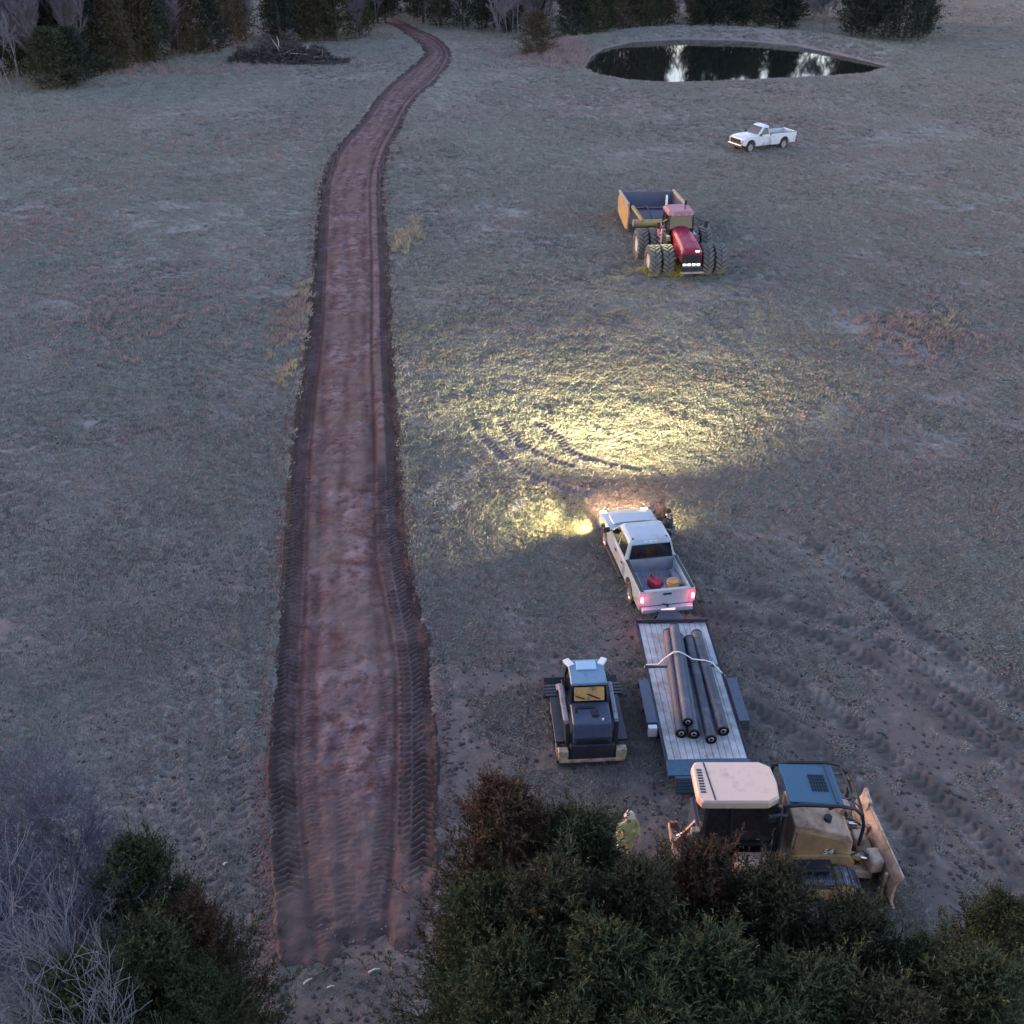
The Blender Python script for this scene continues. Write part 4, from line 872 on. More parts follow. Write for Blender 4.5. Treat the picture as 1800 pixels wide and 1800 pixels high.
# scraper
scr = empty('scraper', (10.35, 76.6, gz(10.3, 76.6)), R(-88), 'yellow pull scraper with open dark bowl parked behind the red tractor', 'scraper')
for s in (-1, 1):
    MB().prism([(-2.9, .5), (-3.1, 1.5), (-2.2, 2.0), (2.1, 2.25), (2.6, 1.7), (2.4, .6), (1.5, .35), (-1.5, .35)], s * 2.0, s * 2.12).build('side_wall', M['scryel'], scr, .02)
    MB().prism([(-2.7, .6), (-2.8, 1.5), (-2.1, 1.9), (2.0, 2.15), (2.4, 1.7), (2.2, .6)], s * 1.96, s * 1.995).build('wall_liner', M['scrint'], scr)
    MB().bar((-2.9, s * 2.06, 2.0), (2.2, s * 2.06, 2.30), .16, .12).build('side_rail', M['skidyel'], scr)
    MB().bar((2.3, s * 1.8, 2.2), (3.6, s * 1.2, 1.5), .18, .22).build('draft_arm', M['scryel'], scr, .02)
    MB().bar((1.6, s * 2.0, 2.2), (2.4, s * 1.9, 1.2), .10).build('lift_cylinder', M['hyd'], scr)
MB().box((-.2, 0, .42), (4.8, 4.0, .10)).build('bowl_floor', M['scrint'], scr)
MB().box((-2.6, 0, 1.2), (.14, 4.0, 1.6), (0, -.15, 0)).build('ejector_wall', M['scrint'], scr)
MB().prism([(2.3, .4), (2.55, 1.0), (2.2, 1.75), (2.0, 1.85), (2.1, 1.7), (2.42, 1.0), (2.15, .4)], -1.98, 1.98).build('apron', M['scrint'], scr, .01)
MB().bar((1.9, -2.0, 1.95), (1.9, 2.0, 1.95), .10, .12).build('apron_edge', M['steelblk'], scr)
MB().bar((1.96, .5, 2.02), (1.96, 1.4, 2.02), .08, .04).build('edge_strip', M['whitepl'], scr)
MB().tube([(3.4, -1.85, 1.30), (3.4, 1.9, 1.30)], .26, 14).build('draft_tube', M['scryel'], scr)
MB().bar((3.5, 0, 1.25), (5.4, .25, .95), .32, .36).build('tongue', M['catyel'], scr, .04)
MB().bar((5.3, .25, .95), (6.1, .3, .9), .18).build('drawbar', M['steelblk'], scr)
sw = wheel_set(.85, .62, .42, 'bigtyre', 'rimpale', 8)
for y in (-1.45, -.55, .55, 1.45): put_wheel(scr, -3.6, y, .85, sw)
MB().tube([(-3.6, -1.8, .85), (-3.6, 1.8, .85)], .14).bar((-3.6, -1.0, 1.0), (-2.6, -1.0, 1.2), .2).bar((-3.6, 1.0, 1.0), (-2.6, 1.0, 1.2), .2).build('rear_axle', M['scryel'], scr)
for y in (-1.0, 1.0): MB().tube([(1.8, y, 1.9), (2.6, y * .8, 2.3), (3.4, y * .5, 1.6)], .05, 6).build('hose', M['hose'], scr)
# ---------------------------------------------------------------- people
def skin_obj(name, m, pts, edges, parent, root_i=0, sub=2):
    me = bpy.data.meshes.new(name); me.from_pydata([p[:3] for p in pts], edges, []); me.materials.append(m)
    o = bpy.data.objects.new(name, me); sc.collection.objects.link(o); o.parent = parent
    s = o.modifiers.new('skin', 'SKIN'); s.use_smooth_shade = True
    for i, p in enumerate(pts):
        me.skin_vertices[0].data[i].radius = (p[3], p[4] if len(p) > 4 else p[3]); me.skin_vertices[0].data[i].use_root = (i == root_i)
    u = o.modifiers.new('subdivision', 'SUBSURF'); u.levels = sub; u.render_levels = sub
    return o
def person(loc, rz, label, top, legs_m, hat_m, pose, hat='cap', h=1.0):
    """faces +x"""
    t = empty('person', loc, rz, label, 'person'); t.scale = (h, h, h)
    pv = (0, 0, .96); ch = (pose.get('lean', 0), 0, 1.34); nk = (ch[0] + .01, 0, 1.50)
    la = pose['larm']; ra = pose['rarm']; st = pose.get('stride', .05)
    pts = [(*pv, .13, .15), (ch[0] * .5, 0, 1.14, .12, .14), (*ch, .12, .17), (*nk, .055), (nk[0] + .02, 0, 1.57, .06), (nk[0] + .03, 0, 1.68, .085, .075), (nk[0] + .02, 0, 1.76, .055)]
    ed = [(0, 1), (1, 2), (2, 3), (3, 4), (4, 5), (5, 6)]
    def chain(start, pl):
        k = start
        for p in pl: pts.append(p); ed.append((k, len(pts) - 1)); k = len(pts) - 1
        return k
    arms = []
    for s, a in ((1, la), (-1, ra)):
        sh = (ch[0], s * .20, 1.43, .06); el = (ch[0] + a[0], s * a[1], a[2], .045); wr = (ch[0] + a[3], s * a[4], a[5], .028)
        d = Vector(wr[:3]) - Vector(el[:3]); d.normalize(); pm_ = Vector(wr[:3]) + d * .07
        k = chain(2, [sh, el, wr, (*pm_, .030, .018)])
        perp = d.cross(Vector((0, s, 0)));
        perp = perp.normalized() if perp.length > .1 else Vector((1, 0, 0)); sd = perp.cross(d).normalized()
        for q, L in ((-.03, .06), (-.01, .075), (.01, .072), (.03, .055)):
            b = pm_ + sd * 0 + perp * q + d * .02
            chain(k, [(*(b + d * L * .5), .009), (*(b + d * L + sd * s * -.02), .007)])
        chain(k, [(*(Vector(wr[:3]) + perp * .04 + d * .04), .010), (*(Vector(wr[:3]) + perp * .06 + d * .08), .008)])
        arms.append((sh, el, wr))
    legs = []
    for s in (1, -1):
        hp = (0, s * .10, .90, .085); kn = (st * s + .02, s * .12, .50, .06); an = (st * s * 1.6 - .01, s * .13, .10, .042); to = (st * s * 1.6 + .15, s * .14, .045, .035)
        chain(0, [hp, kn, an, to]); legs.append((hp, kn, an, to))
    skin_obj('body', M['skin'], pts, ed, t)
    g_ = .022
    jp = [(*pv, .155, .17), (ch[0] * .5, 0, 1.14, .15, .17), (*ch, .15, .195), (nk[0], 0, 1.48, .08)]; je = [(0, 1), (1, 2), (2, 3)]
    for sh, el, wr in arms:
        n_ = len(jp); jp += [(*sh[:3], sh[3] + g_), (*el[:3], el[3] + g_), (*wr[:3], wr[3] + g_)]; je += [(2, n_), (n_, n_ + 1), (n_ + 1, n_ + 2)]
    skin_obj('jacket', top, jp, je, t)
    lp = [(*pv, .16, .17)]; le = []
    for hp, kn, an, to in legs:
        n_ = len(lp); lp += [(*hp[:3], .11), (*kn[:3], .085), (*an[:3], .066)]; le += [(0, n_), (n_, n_ + 1), (n_ + 1, n_ + 2)]
    skin_obj('trousers', legs_m, lp, le, t)
    for hp, kn, an, to in legs:
        skin_obj('boot', M['boot'], [(an[0] - .03, an[1], .06, .055), (an[0] + .03, an[1], .14, .06), (to[0], to[1], .05, .045)], [(1, 0), (0, 2)], t, 0, 2)
    hx = nk[0] + .03
    if hat == 'cap':
        MB().lathe([(-.02, .10), (.02, .108), (.07, .09), (.10, .05), (.11, .004)], (hx - .005, 0, 1.73), 'z', 16).add([(hx + .06, -.07, 1.735), (hx + .19, -.05, 1.72), (hx + .19, .05, 1.72), (hx + .06, .07, 1.735), (hx + .06, -.07, 1.75), (hx + .19, -.05, 1.732), (hx + .19, .05, 1.732), (hx + .06, .07, 1.75)], [(3, 2, 1, 0), (4, 5, 6, 7), (0, 1, 5, 4), (1, 2, 6, 5), (2, 3, 7, 6), (3, 0, 4, 7)]).build('cap', hat_m, t)
    else:
        MB().lathe([(-.03, .145), (-.015, .15), (.0, .118), (.06, .108), (.11, .075), (.13, .004)], (hx, 0, 1.74), 'z', 18).build('hard_hat', hat_m, t)
    # face: nose, ears, eyes, mouth
    f = MB().box((hx + .088, 0, 1.665), (.03, .024, .045)).box((hx + .078, 0, 1.625), (.012, .05, .010))
    for s in (-1, 1): f.box((hx, s * .08, 1.67), (.03, .02, .055))
    f.build('face_features', M['skin'], t, .006)
    e = MB()
    for s in (-1, 1): e.box((hx + .080, s * .032, 1.692), (.012, .022, .010))
    e.build('eyes', M['boot'], t)
    skin_obj('hair', M['boot'], [(hx - .045, 0, 1.70, .070), (hx - .03, 0, 1.745, .075)], [(0, 1)], t, 0, 1)
    return t
px_, py_ = P(1174, 950)
person((5.98, 32.95, gz(5.98, 32.95)), R(150), 'person in dark jacket with raised elbow beside the right door of the crew cab pickup', M['navy'], M['jeans'], M['darkcap'], {'larm': (.02, .30, 1.15, .20, .22, 1.10), 'rarm': (.12, .34, 1.22, .25, .12, 1.38), 'lean': .06})
px_, py_ = P(1166, 928)
person((5.74, 33.75, gz(5.7, 33.75)), R(215), 'person in brown jacket and cap by the right front wheel of the crew cab pickup', M['brown'], M['khaki'], M['brown'], {'larm': (.10, .28, 1.15, .30, .16, 1.20), 'rarm': (.05, .28, 1.13, .25, .20, 1.05), 'lean': .03})
px_, py_ = P(1108, 1560)
person((2.93, 18.3, gz(2.9, 18.3)), R(-60), 'person in pale yellow work clothes and white hard hat at the rear of the bulldozer', M['hivis'], M['hivis'], M['hardhat'], {'larm': (.05, .30, 1.15, .26, .20, 1.05), 'rarm': (.04, .32, 1.16, .20, .26, 1.02), 'lean': .05}, 'hard')
# ---------------------------------------------------------------- trees
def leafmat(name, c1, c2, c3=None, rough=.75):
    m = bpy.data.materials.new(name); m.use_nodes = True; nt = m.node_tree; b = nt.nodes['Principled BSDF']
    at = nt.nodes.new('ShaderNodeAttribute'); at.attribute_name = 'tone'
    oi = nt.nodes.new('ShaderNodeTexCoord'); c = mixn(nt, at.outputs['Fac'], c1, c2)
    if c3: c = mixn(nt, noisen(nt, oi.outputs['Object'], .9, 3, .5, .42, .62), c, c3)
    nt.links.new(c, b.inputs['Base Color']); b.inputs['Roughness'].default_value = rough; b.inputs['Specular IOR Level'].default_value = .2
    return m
def top_tint(m, col, z0, z1):
    nt = m.node_tree; b = nt.nodes['Principled BSDF']; src = b.inputs['Base Color'].links[0].from_socket
    tc = nt.nodes.new('ShaderNodeTexCoord'); sp = nt.nodes.new('ShaderNodeSeparateXYZ'); nt.links.new(tc.outputs['Object'], sp.inputs[0])
    mr = nt.nodes.new('ShaderNodeMapRange'); mr.inputs[1].default_value = z0; mr.inputs[2].default_value = z1; nt.links.new(sp.outputs[2], mr.inputs[0])
    nt.links.new(mixn(nt, mul(nt, mr.outputs[0], noisen(nt, tc.outputs['Object'], 1.6, 3, .5, .3, .5)), src, col), b.inputs['Base Color']); return m
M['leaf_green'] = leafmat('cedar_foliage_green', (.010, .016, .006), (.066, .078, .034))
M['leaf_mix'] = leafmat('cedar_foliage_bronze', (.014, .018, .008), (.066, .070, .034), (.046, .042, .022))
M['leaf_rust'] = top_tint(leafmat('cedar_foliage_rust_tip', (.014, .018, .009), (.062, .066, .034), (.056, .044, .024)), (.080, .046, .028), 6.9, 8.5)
M['leaf_dark'] = leafmat('far_cedar_foliage', (.016, .024, .016), (.052, .062, .040), (.030, .040, .034))
M['leaf_fbronze'] = leafmat('far_bronze_foliage', (.034, .032, .018), (.105, .092, .050), (.085, .060, .036))
M['leaf_folive'] = leafmat('far_olive_foliage', (.026, .032, .018), (.080, .090, .048))
M['leaf_fbrown'] = leafmat('far_brown_foliage', (.040, .028, .020), (.105, .072, .050))
def cedar_mesh(name, seed, h, r, nbr, twigs, leaves, ll, lw, m, base=.08, top_pow=.75, spread=.5):
    """every branch carries twigs, every twig a row of slender leaf shards"""
    rg = np.random.default_rng(seed)
    t = rg.random(nbr) ** .85; zb = h * (base + (1 - base) * t)
    az = rg.random(nbr) * 2 * np.pi
    lob = 1 + .38 * np.sin(az * 3 + seed) * np.sin(t * 9 + seed * 2) + .26 * np.sin(az * 5 + t * 17 + seed) + .22 * rg.standard_normal(nbr) ** 2 * .6
    prof = np.clip(1 - t, 0, 1) ** top_pow * (1 - .35 * np.exp(-(t / .12) ** 2))
    bl = (r * prof * lob * (.75 + .35 * rg.random(nbr)) + .25)
    el = .35 + .7 * t + .25 * rg.standard_normal(nbr)
    bd_ = np.stack([np.cos(az) * np.cos(el), np.sin(az) * np.cos(el), np.sin(el)], -1)
    bl = bl / np.maximum(.55, np.cos(el))
    bl = np.minimum(bl, (h * 1.02 - zb) / np.maximum(.05, np.sin(el)) + .2)
    # twigs
    n = nbr * twigs; bi = np.repeat(np.arange(nbr), twigs); u = .25 + .78 * rg.random(n) ** .7
    o = np.stack([0 * zb, 0 * zb, zb], -1)[bi] + bd_[bi] * (bl[bi] * u)[:, None]
    td = bd_[bi] * .75 + rg.standard_normal((n, 3)) * spread + np.array([0, 0, .25]); td /= np.linalg.norm(td, axis=1)[:, None]
    tl = ll * (1.6 + 1.6 * rg.random(n))
    # leaves
    k = n * leaves; ti = np.repeat(np.arange(n), leaves); v = np.tile(np.linspace(.1, 1, leaves), n)
    p = o[ti] + td[ti] * (tl[ti] * v)[:, None]
    ld = td[ti] * .8 + rg.standard_normal((k, 3)) * .55; ld /= np.linalg.norm(ld, axis=1)[:, None]
    side = np.cross(ld, rg.standard_normal((k, 3))); side /= np.linalg.norm(side, axis=1)[:, None]
    L = ll * (.6 + .8 * rg.random(k)) * (1.15 - .6 * v)
    a = p - side * lw * .5; b = p + side * lw * .5; c = p + ld * L[:, None]
    V = np.stack([a, b, c], 1).reshape(-1, 3); Fc = np.arange(k * 3).reshape(-1, 3)
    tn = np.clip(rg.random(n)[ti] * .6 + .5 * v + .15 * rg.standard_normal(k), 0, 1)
    me_o = np_obj(name, V, Fc, m, None, {'tone': np.repeat(tn, 3)}); me = me_o.data; bpy.data.objects.remove(me_o)
    # trunk and limbs
    tb = MB(); tb.tube([(0, 0, -.3), (r * .02, 0, h * .35), (-.03 * r, .02, h * .7), (0, 0, h * .97)], [h * .018 + .03, h * .014 + .02, h * .008, .015], 8)
    for i in range(0, nbr, max(1, nbr // 50)):
        e_ = o0 = (0, 0, zb[i]); q = tuple(np.array(o0) + bd_[i] * bl[i] * .9); tb.tube([o0, q], [.03 + h * .002, .008], 4, False)
    return me, tb.mesh('trunk', M['barkdark'])
def tree(name, meshes, loc, rz, scl, label, cat='tree', group=None, leaf=None):
    t = empty(name, loc, rz, label, cat, group)
    c = inst('crown', meshes[0], t, scale=scl); 
    if leaf: c.material_slots[0].link = 'OBJECT'; c.material_slots[0].material = leaf
    inst('trunk', meshes[1], t, scale=scl); return t
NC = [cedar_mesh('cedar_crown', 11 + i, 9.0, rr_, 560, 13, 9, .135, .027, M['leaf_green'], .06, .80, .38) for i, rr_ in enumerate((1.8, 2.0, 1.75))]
near_c = [(882, 1376, 12.8, .90, 'leaf_rust', 'rust tipped cedar nearest the clay road, tallest of the foreground clump'),
 (1022, 1430, 12.5, .88, 'leaf_green', 'dark green cedar just right of the rust tipped cedar'),
 (1248, 1490, 12.0, .85, 'leaf_rust', 'reddish brown cedar screening the rear half of the bulldozer'),
 (850, 1560, 11.0, .80, 'leaf_green', 'olive cedar at the left edge of the foreground clump beside the road'),
 (970, 1530, 10.9, .98, 'leaf_mix', 'bronze green cedar in front of the rust tipped one'),
 (1125, 1530, 11.1, .95, 'leaf_mix', 'bronze green cedar below the person in yellow'),
 (1375, 1530, 11.4, .85, 'leaf_mix', 'cedar in front of the bulldozer tracks'),
 (1515, 1600, 10.8, .85, 'leaf_mix', 'low cedar in front of the bulldozer blade'),
 (1640, 1665, 10.4, .9, 'leaf_green', 'dark cedar right of the bulldozer blade'),
 (1785, 1590, 12.0, .85, 'leaf_green', 'cedar at the right edge, highest on that side'),
 (905, 1665, 9.6, .85, 'leaf_green', 'low dark cedar under the left cedars of the right clump, beside the road end'), (1060, 1640, 9.6, 1.0, 'leaf_green', 'low dark cedar in the middle of the right clump'), (1250, 1660, 9.6, 1.05, 'leaf_green', 'low dark cedar below the bulldozer cab'),
 (1430, 1710, 9.4, 1.0, 'leaf_green', 'low dark cedar below the bulldozer tracks'), (1740, 1700, 9.5, 1.0, 'leaf_green', 'low dark cedar near the bottom right corner'), (1150, 1760, 8.6, 1.05, 'leaf_green', 'low dark cedar at the bottom edge, middle of the right clump'), (1590, 1770, 8.8, 1.05, 'leaf_mix', 'bronze cedar at the bottom edge, right of the middle'), (1000, 1770, 8.6, .85, 'leaf_green', 'bronze cedar at the bottom edge close to the road'), (1350, 1790, 8.5, 1.0, 'leaf_green', 'low dark cedar at the bottom edge below the bulldozer')]
left_c = [(228, 1478, 12.4, .72, 'leaf_green', 'green cedar behind the bare tree, topmost of the left clump'),
 (325, 1580, 11.7, .66, 'leaf_rust', 'bronze tipped cedar at the right side of the left clump'),
 (255, 1630, 10.6, .80, 'leaf_green', 'dark cedar in the middle of the left clump'),
 (330, 1710, 10.2, .62, 'leaf_green', 'dark cedar at the lower right of the left clump'),
 (120, 1690, 9.8, .85, 'leaf_green', 'dark cedar hidden behind bare branches at the left edge')]
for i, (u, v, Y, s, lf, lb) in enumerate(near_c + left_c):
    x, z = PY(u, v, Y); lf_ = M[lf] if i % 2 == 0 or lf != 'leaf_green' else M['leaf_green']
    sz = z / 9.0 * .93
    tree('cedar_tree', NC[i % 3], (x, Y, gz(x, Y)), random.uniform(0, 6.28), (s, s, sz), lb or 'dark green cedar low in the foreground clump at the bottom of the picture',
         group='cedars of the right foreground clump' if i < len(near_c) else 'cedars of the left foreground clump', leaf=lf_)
# bare trees
def bare_mesh(name, seed, h, depth, m, sides=5, spread=.55, r0=.09, twig_r=.006, lean=(0, 0), kids=(2, 4)):
    rnd = random.Random(seed); mb_v = []; mb_f = []
    def seg(p0, p1, ra, rb, n):
        d = (p1 - p0); L = d.length
        if L < 1e-5: return
        d /= L; up = Vector((0, 0, 1)) if abs(d.z) < .9 else Vector((1, 0, 0)); a = d.cross(up).normalized(); b = d.cross(a); k = len(mb_v)
        for p, r in ((p0, ra), (p1, rb)):
            for i in range(n):
                t = 2 * math.pi * i / n; q = p + (a * math.cos(t) + b * math.sin(t)) * r; mb_v.append(q[:])
        for i in range(n): j = (i + 1) % n; mb_f.append((k + i, k + j, k + n + j, k + n + i))
    def grow(p, d, L, r, lv):
        n = 3 if lv > 0 else 4; n = max(2, n); n_s = sides if lv < 2 else (4 if lv < 3 else 3); q = p; dd = d.copy(); rr_ = r
        for i in range(n):
            dd = (dd + Vector((rnd.gauss(0, .16), rnd.gauss(0, .16), rnd.gauss(.05, .1)))).normalized(); q2 = q + dd * L / n; r2 = max(twig_r, rr_ * .82)
            seg(q, q2, rr_, r2, n_s)
            if lv < depth and (i > 0 or lv > 0):
                for _ in range(rnd.randint(*kids) if i == n - 1 else rnd.randint(1, 2)):
                    sd = Vector((rnd.gauss(0, 1), rnd.gauss(0, 1), rnd.gauss(.15, .6))).normalized()
                    nd = (dd * (1 - spread * .5) + sd * spread).normalized(); nd.z = nd.z * .8 + .18
                    grow(q2, nd.normalized(), L * rnd.uniform(.52, .74), max(twig_r, r2 * rnd.uniform(.5, .7)), lv + 1)
            q, rr_ = q2, r2
    grow(Vector((0, 0, -.3)), Vector((lean[0], lean[1], 1)).normalized(), h * .50, r0, 0)
    zmax = max(v[2] for v in mb_v); k_ = h / zmax; V = np.array(mb_v) * np.array([1, 1, k_])
    o = np_obj(name, V, mb_f, m); me = o.data; bpy.data.objects.remove(o); return me
def bare(me, tm, loc, rz, s, label, group=None, name='bare_tree'):
    t = empty(name, loc, rz, label, 'tree', group); inst('branches', me, t, scale=s)
    return t
M['twigfar'] = mat('far_pale_twigs', (.20, .185, .215), .9, var=.2, scale=2); M['twigfar2'] = mat('far_brown_twigs', (.15, .13, .15), .9, var=.2, scale=2)
BM = [bare_mesh('branches', 3, 9.0, 4, M['barkpale'], 5, .72, .085, .008, (.10, .05), (2, 3)), bare_mesh('branches', 8, 9.0, 4, M['barkpale'], 5, .78, .075, .008, (-.1, .1), (2, 3)), bare_mesh('branches', 21, 9.0, 5, M['barkviolet'], 4, .80, .07, .007, (.0, .1), (2, 3))]
print('bare tris', [len(m.polygons) for m in BM])
for (u, v, Y, s, k, lb) in ((165, 1495, 10.6, .60, 0, 'pale leafless tree rising in front of the dark cedars at bottom left'), (20, 1600, 10.2, .34, 1, 'pale leafless tree leaning in at the left edge, lowest in the picture'),
        (10, 1395, 13.0, .55, 2, 'violet grey leafless tree with dense fine twigs at the left edge'), (70, 1450, 12.2, .5, 2, 'violet grey leafless tree just right of the one at the left edge'),
        (-60, 1440, 11.5, .7, 2, 'violet grey leafless tree cut off by the left edge'), (215, 1560, 9.7, .40, 0, 'thin pale leafless sapling leaning over the left cedars')):
    x, z = PY(u, v, Y); bare(BM[k], None, (x, Y, gz(x, Y)), (2.1, .4, 4.0, 5.2, 1.0, 3.3)[k * 2 % 6], (s, s, z / 9.0), lb, 'leafless trees in the bottom left corner')
# far trees
FC = [cedar_mesh('cedar_crown', 51 + i, 10.0, rr_, 330, 6, 4, .42, .15, M['leaf_dark'], .02, tp, .45) for i, (rr_, tp) in enumerate(((2.3, .9), (2.9, .6), (1.9, 1.0), (2.6, .75)))]
FB = [bare_mesh('branches', 61 + i, 11.0, 4, M[('twigfar', 'twigfar2', 'twigfar')[i]], 4, .45, .12, .026, (0, 0)) for i in range(3)]
print('far bare', [len(m.polygons) for m in FB])
def line(pts, n): 
    q = smooth_path(pts, 10); return [q[int(i * (len(q) - 1) / (n - 1))] for i in range(n)]
ORD = ['leftmost', 'second', 'third', 'fourth', 'fifth', 'sixth', 'seventh', 'eighth', 'ninth', 'tenth', 'eleventh', 'twelfth', 'thirteenth', 'fourteenth', 'fifteenth', 'sixteenth', 'seventeenth', 'eighteenth', 'nineteenth']
def nth(i, lb): return (ORD[i] + ' from the left, ' if i else 'leftmost, ') + lb
def far_row(px, n, kinds, label, group, hr=(9, 13), jit=1.2, back=0, lab_b=None):
    for i, (u, v) in enumerate(line(px, n)):
        x, y = P(u, v); x += random.uniform(-jit, jit); y += back + random.uniform(0, jit * 1.5); k = random.choice(kinds); h = random.uniform(*hr)
        if k == 'b':
            m = random.choice(FB); bare(m, None, (x, y, gz(x, y)), random.uniform(0, 6.28), (.62, .62, h / 9.5), nth(i, lab_b or 'leafless grey tree, ' + group), group + ', leafless ones')
        else:
            s = random.uniform(.75, 1.25); tree('cedar_tree', random.choice(FC), (x, y, gz(x, y)), random.uniform(0, 6.28), (s, s, h / 10), nth(i, label), 'tree', group, random.choice((M['leaf_fbronze'], M['leaf_fbrown'], M['leaf_folive'])) if k == 'o' else random.choice((M['leaf_dark'], M['leaf_dark'], M['leaf_folive'])))
far_row([(-60, 168), (40, 165), (140, 150)], 14, 'bbb', '', 'treeline at the far left', (11, 15), 1.0, 0, 'pale leafless tree in the thicket at the far left edge')
far_row([(-60, 146), (60, 144), (150, 138)], 14, 'bcc', 'dark cedar behind the leafless thicket at the far left', 'treeline at the far left', (10, 14), 1.5, 3, 'leafless tree in the rear rank of the far left thicket')
far_row([(95, 160), (140, 154)], 2, 'c', 'low dark cedar under the leafless thicket at the far left', 'low cedars at the far left', (4.5, 6.5), .4, 0)
far_row([(175, 132), (240, 118), (320, 104), (420, 88), (520, 78), (600, 74), (665, 66)], 19, 'coccoob', 'dark cedar in the treeline left of the road bend', 'treeline left of the road bend', (7, 13), 1.3)
far_row([(185, 120), (320, 95), (460, 78), (600, 62), (670, 50)], 15, 'ccboc', 'dark cedar deeper in the treeline left of the road bend', 'second rank left of the road bend', (11, 14), 1.8, 6)
far_row([(640, 30), (720, 38), (780, 52), (850, 58), (900, 60)], 9, 'c', 'black green cedar behind the road bend', 'trees behind the road bend', (10, 13), 1.0, 2)
far_row([(640, 22), (760, 36), (900, 46), (960, 44)], 9, 'cc', 'black green cedar deeper behind the road bend', 'second rank behind the road bend', (11, 14), 2, 7)
far_row([(868, 96), (900, 90), (905, 78), (960, 66)], 5, 'b', '', 'grey thicket above the round cedar', (9, 12), .9, 0, 'pale leafless tree in the thicket left of the pond')
far_row([(930, 80), (1000, 70)], 4, 'b', '', 'grey thicket above the round cedar', (7, 10), 1.2, 3, 'leafless tree in the rear of the thicket left of the pond')
x, y = P(944, 106); tree('cedar_tree', FC[1], (x, y + 2.2, gz(x, y)), 1.0, (.90, .90, .56), 'round bushy cedar standing alone left of the pond', 'tree', None, M['leaf_fbronze'])
far_row([(1010, 74), (1060, 64), (1120, 56), (1170, 50)], 8, 'oco', 'bronze cedar at the left shore of the pond', 'cedars at the left shore of the pond', (7.5, 9.5), .7)
far_row([(1225, 50), (1300, 50), (1390, 54)], 8, 'cco', 'dark cedar behind the pond dam', 'cedars behind the pond dam', (7.2, 9.2), .6)
far_row([(1180, 44), (1215, 46)], 2, 'b', '', 'trees in the gap behind the pond', (6, 7), .3, 1, 'pale leafless tree in the gap of the cedars behind the pond')
far_row([(1430, 58), (1455, 60)], 2, 'b', '', 'trees in the right gap behind the pond', (6, 7), .3, 2, 'pale leafless tree in the narrow right gap behind the pond')
far_row([(1490, 66), (1545, 72), (1600, 76), (1620, 70)], 6, 'c', 'dark cedar at the right end of the pond dam', 'cedars at the right end of the dam', (9, 12), .6)
far_row([(1020, 40), (1160, 36)], 5, 'cc', 'dark cedar in the second rank beyond the left shore', 'second rank beyond the pond', (9, 11), 1.5, 2)
far_row([(1240, 34), (1400, 40)], 6, 'cc', 'dark cedar in the second rank behind the dam', 'second rank behind the dam', (7.5, 9.5), 1.5, 2)
far_row([(1490, 46), (1600, 48)], 5, 'cb', 'dark cedar in the second rank at the end of the dam', 'second rank behind the end of the dam', (9, 11), 1.0, 2)
# brush pile
bx_, by_ = P(505, 112)
bp_r = empty('brush_pile', (bx_, by_ + 1.5, gz(bx_, by_)), 0, 'long heap of cut dark brush with pale sticks before the left treeline', 'brush pile')
rg = np.random.default_rng(5); n = 9000
u = rg.uniform(-1, 1, n); p = np.stack([u * 8.5, rg.normal(0, 1.4, n), np.zeros(n)], -1); hp = 4.4 * np.maximum(0, 1 - np.abs(u + .1) ** 1.6) * np.exp(-(p[:, 1] / 2.2) ** 2) * (.6 + .5 * np.sin(u * 7 + 1) ** 2); p[:, 2] = rg.random(n) * hp
d = rg.normal(0, 1, (n, 3)) * np.array([1, 1, .45]); d /= np.linalg.norm(d, axis=1)[:, None]; L = rg.uniform(.4, 1.4, n)[:, None]; sd = np.cross(d, rg.normal(0, 1, (n, 3))); sd /= np.linalg.norm(sd, axis=1)[:, None]; wdt = rg.uniform(.02, .09, n)[:, None]
V = np.stack([p - sd * wdt - d * L / 2, p + sd * wdt - d * L / 2, p + d * L / 2], 1).reshape(-1, 3)
m_br = leafmat('brush', (.045, .040, .040), (.19, .165, .165), (.09, .09, .08))
tag(np_obj('brushwood', V, np.arange(n * 3).reshape(-1, 3), m_br, bp_r, {'tone': np.repeat(rg.random(n) ** 2, 3)}), kind='stuff')
for (a, b) in (((-.8, -1.2, 1.0), (-2.0, -1.0, 3.3)), ((-.6, -1.3, 1.2), (1.2, -1.2, 1.9)), ((.2, -1.3, 1.4), (2.6, -1.1, 1.0)), ((1.6, -.9, 1.3), (4.6, -1.0, .7)), ((-1.0, -1.2, 2.2), (-1.2, -1.0, 3.6)), ((4.8, -.6, .6), (5.0, -.6, 1.9)), ((2.5, 0, 1.4), (2.9, .3, 2.4))):
    MB().tube([a, tuple((np.array(a) + np.array(b)) / 2 + np.array([.1, 0, .15])), b], [.07, .05, .02], 5).build('pale_branch', M['stick'], bp_r)
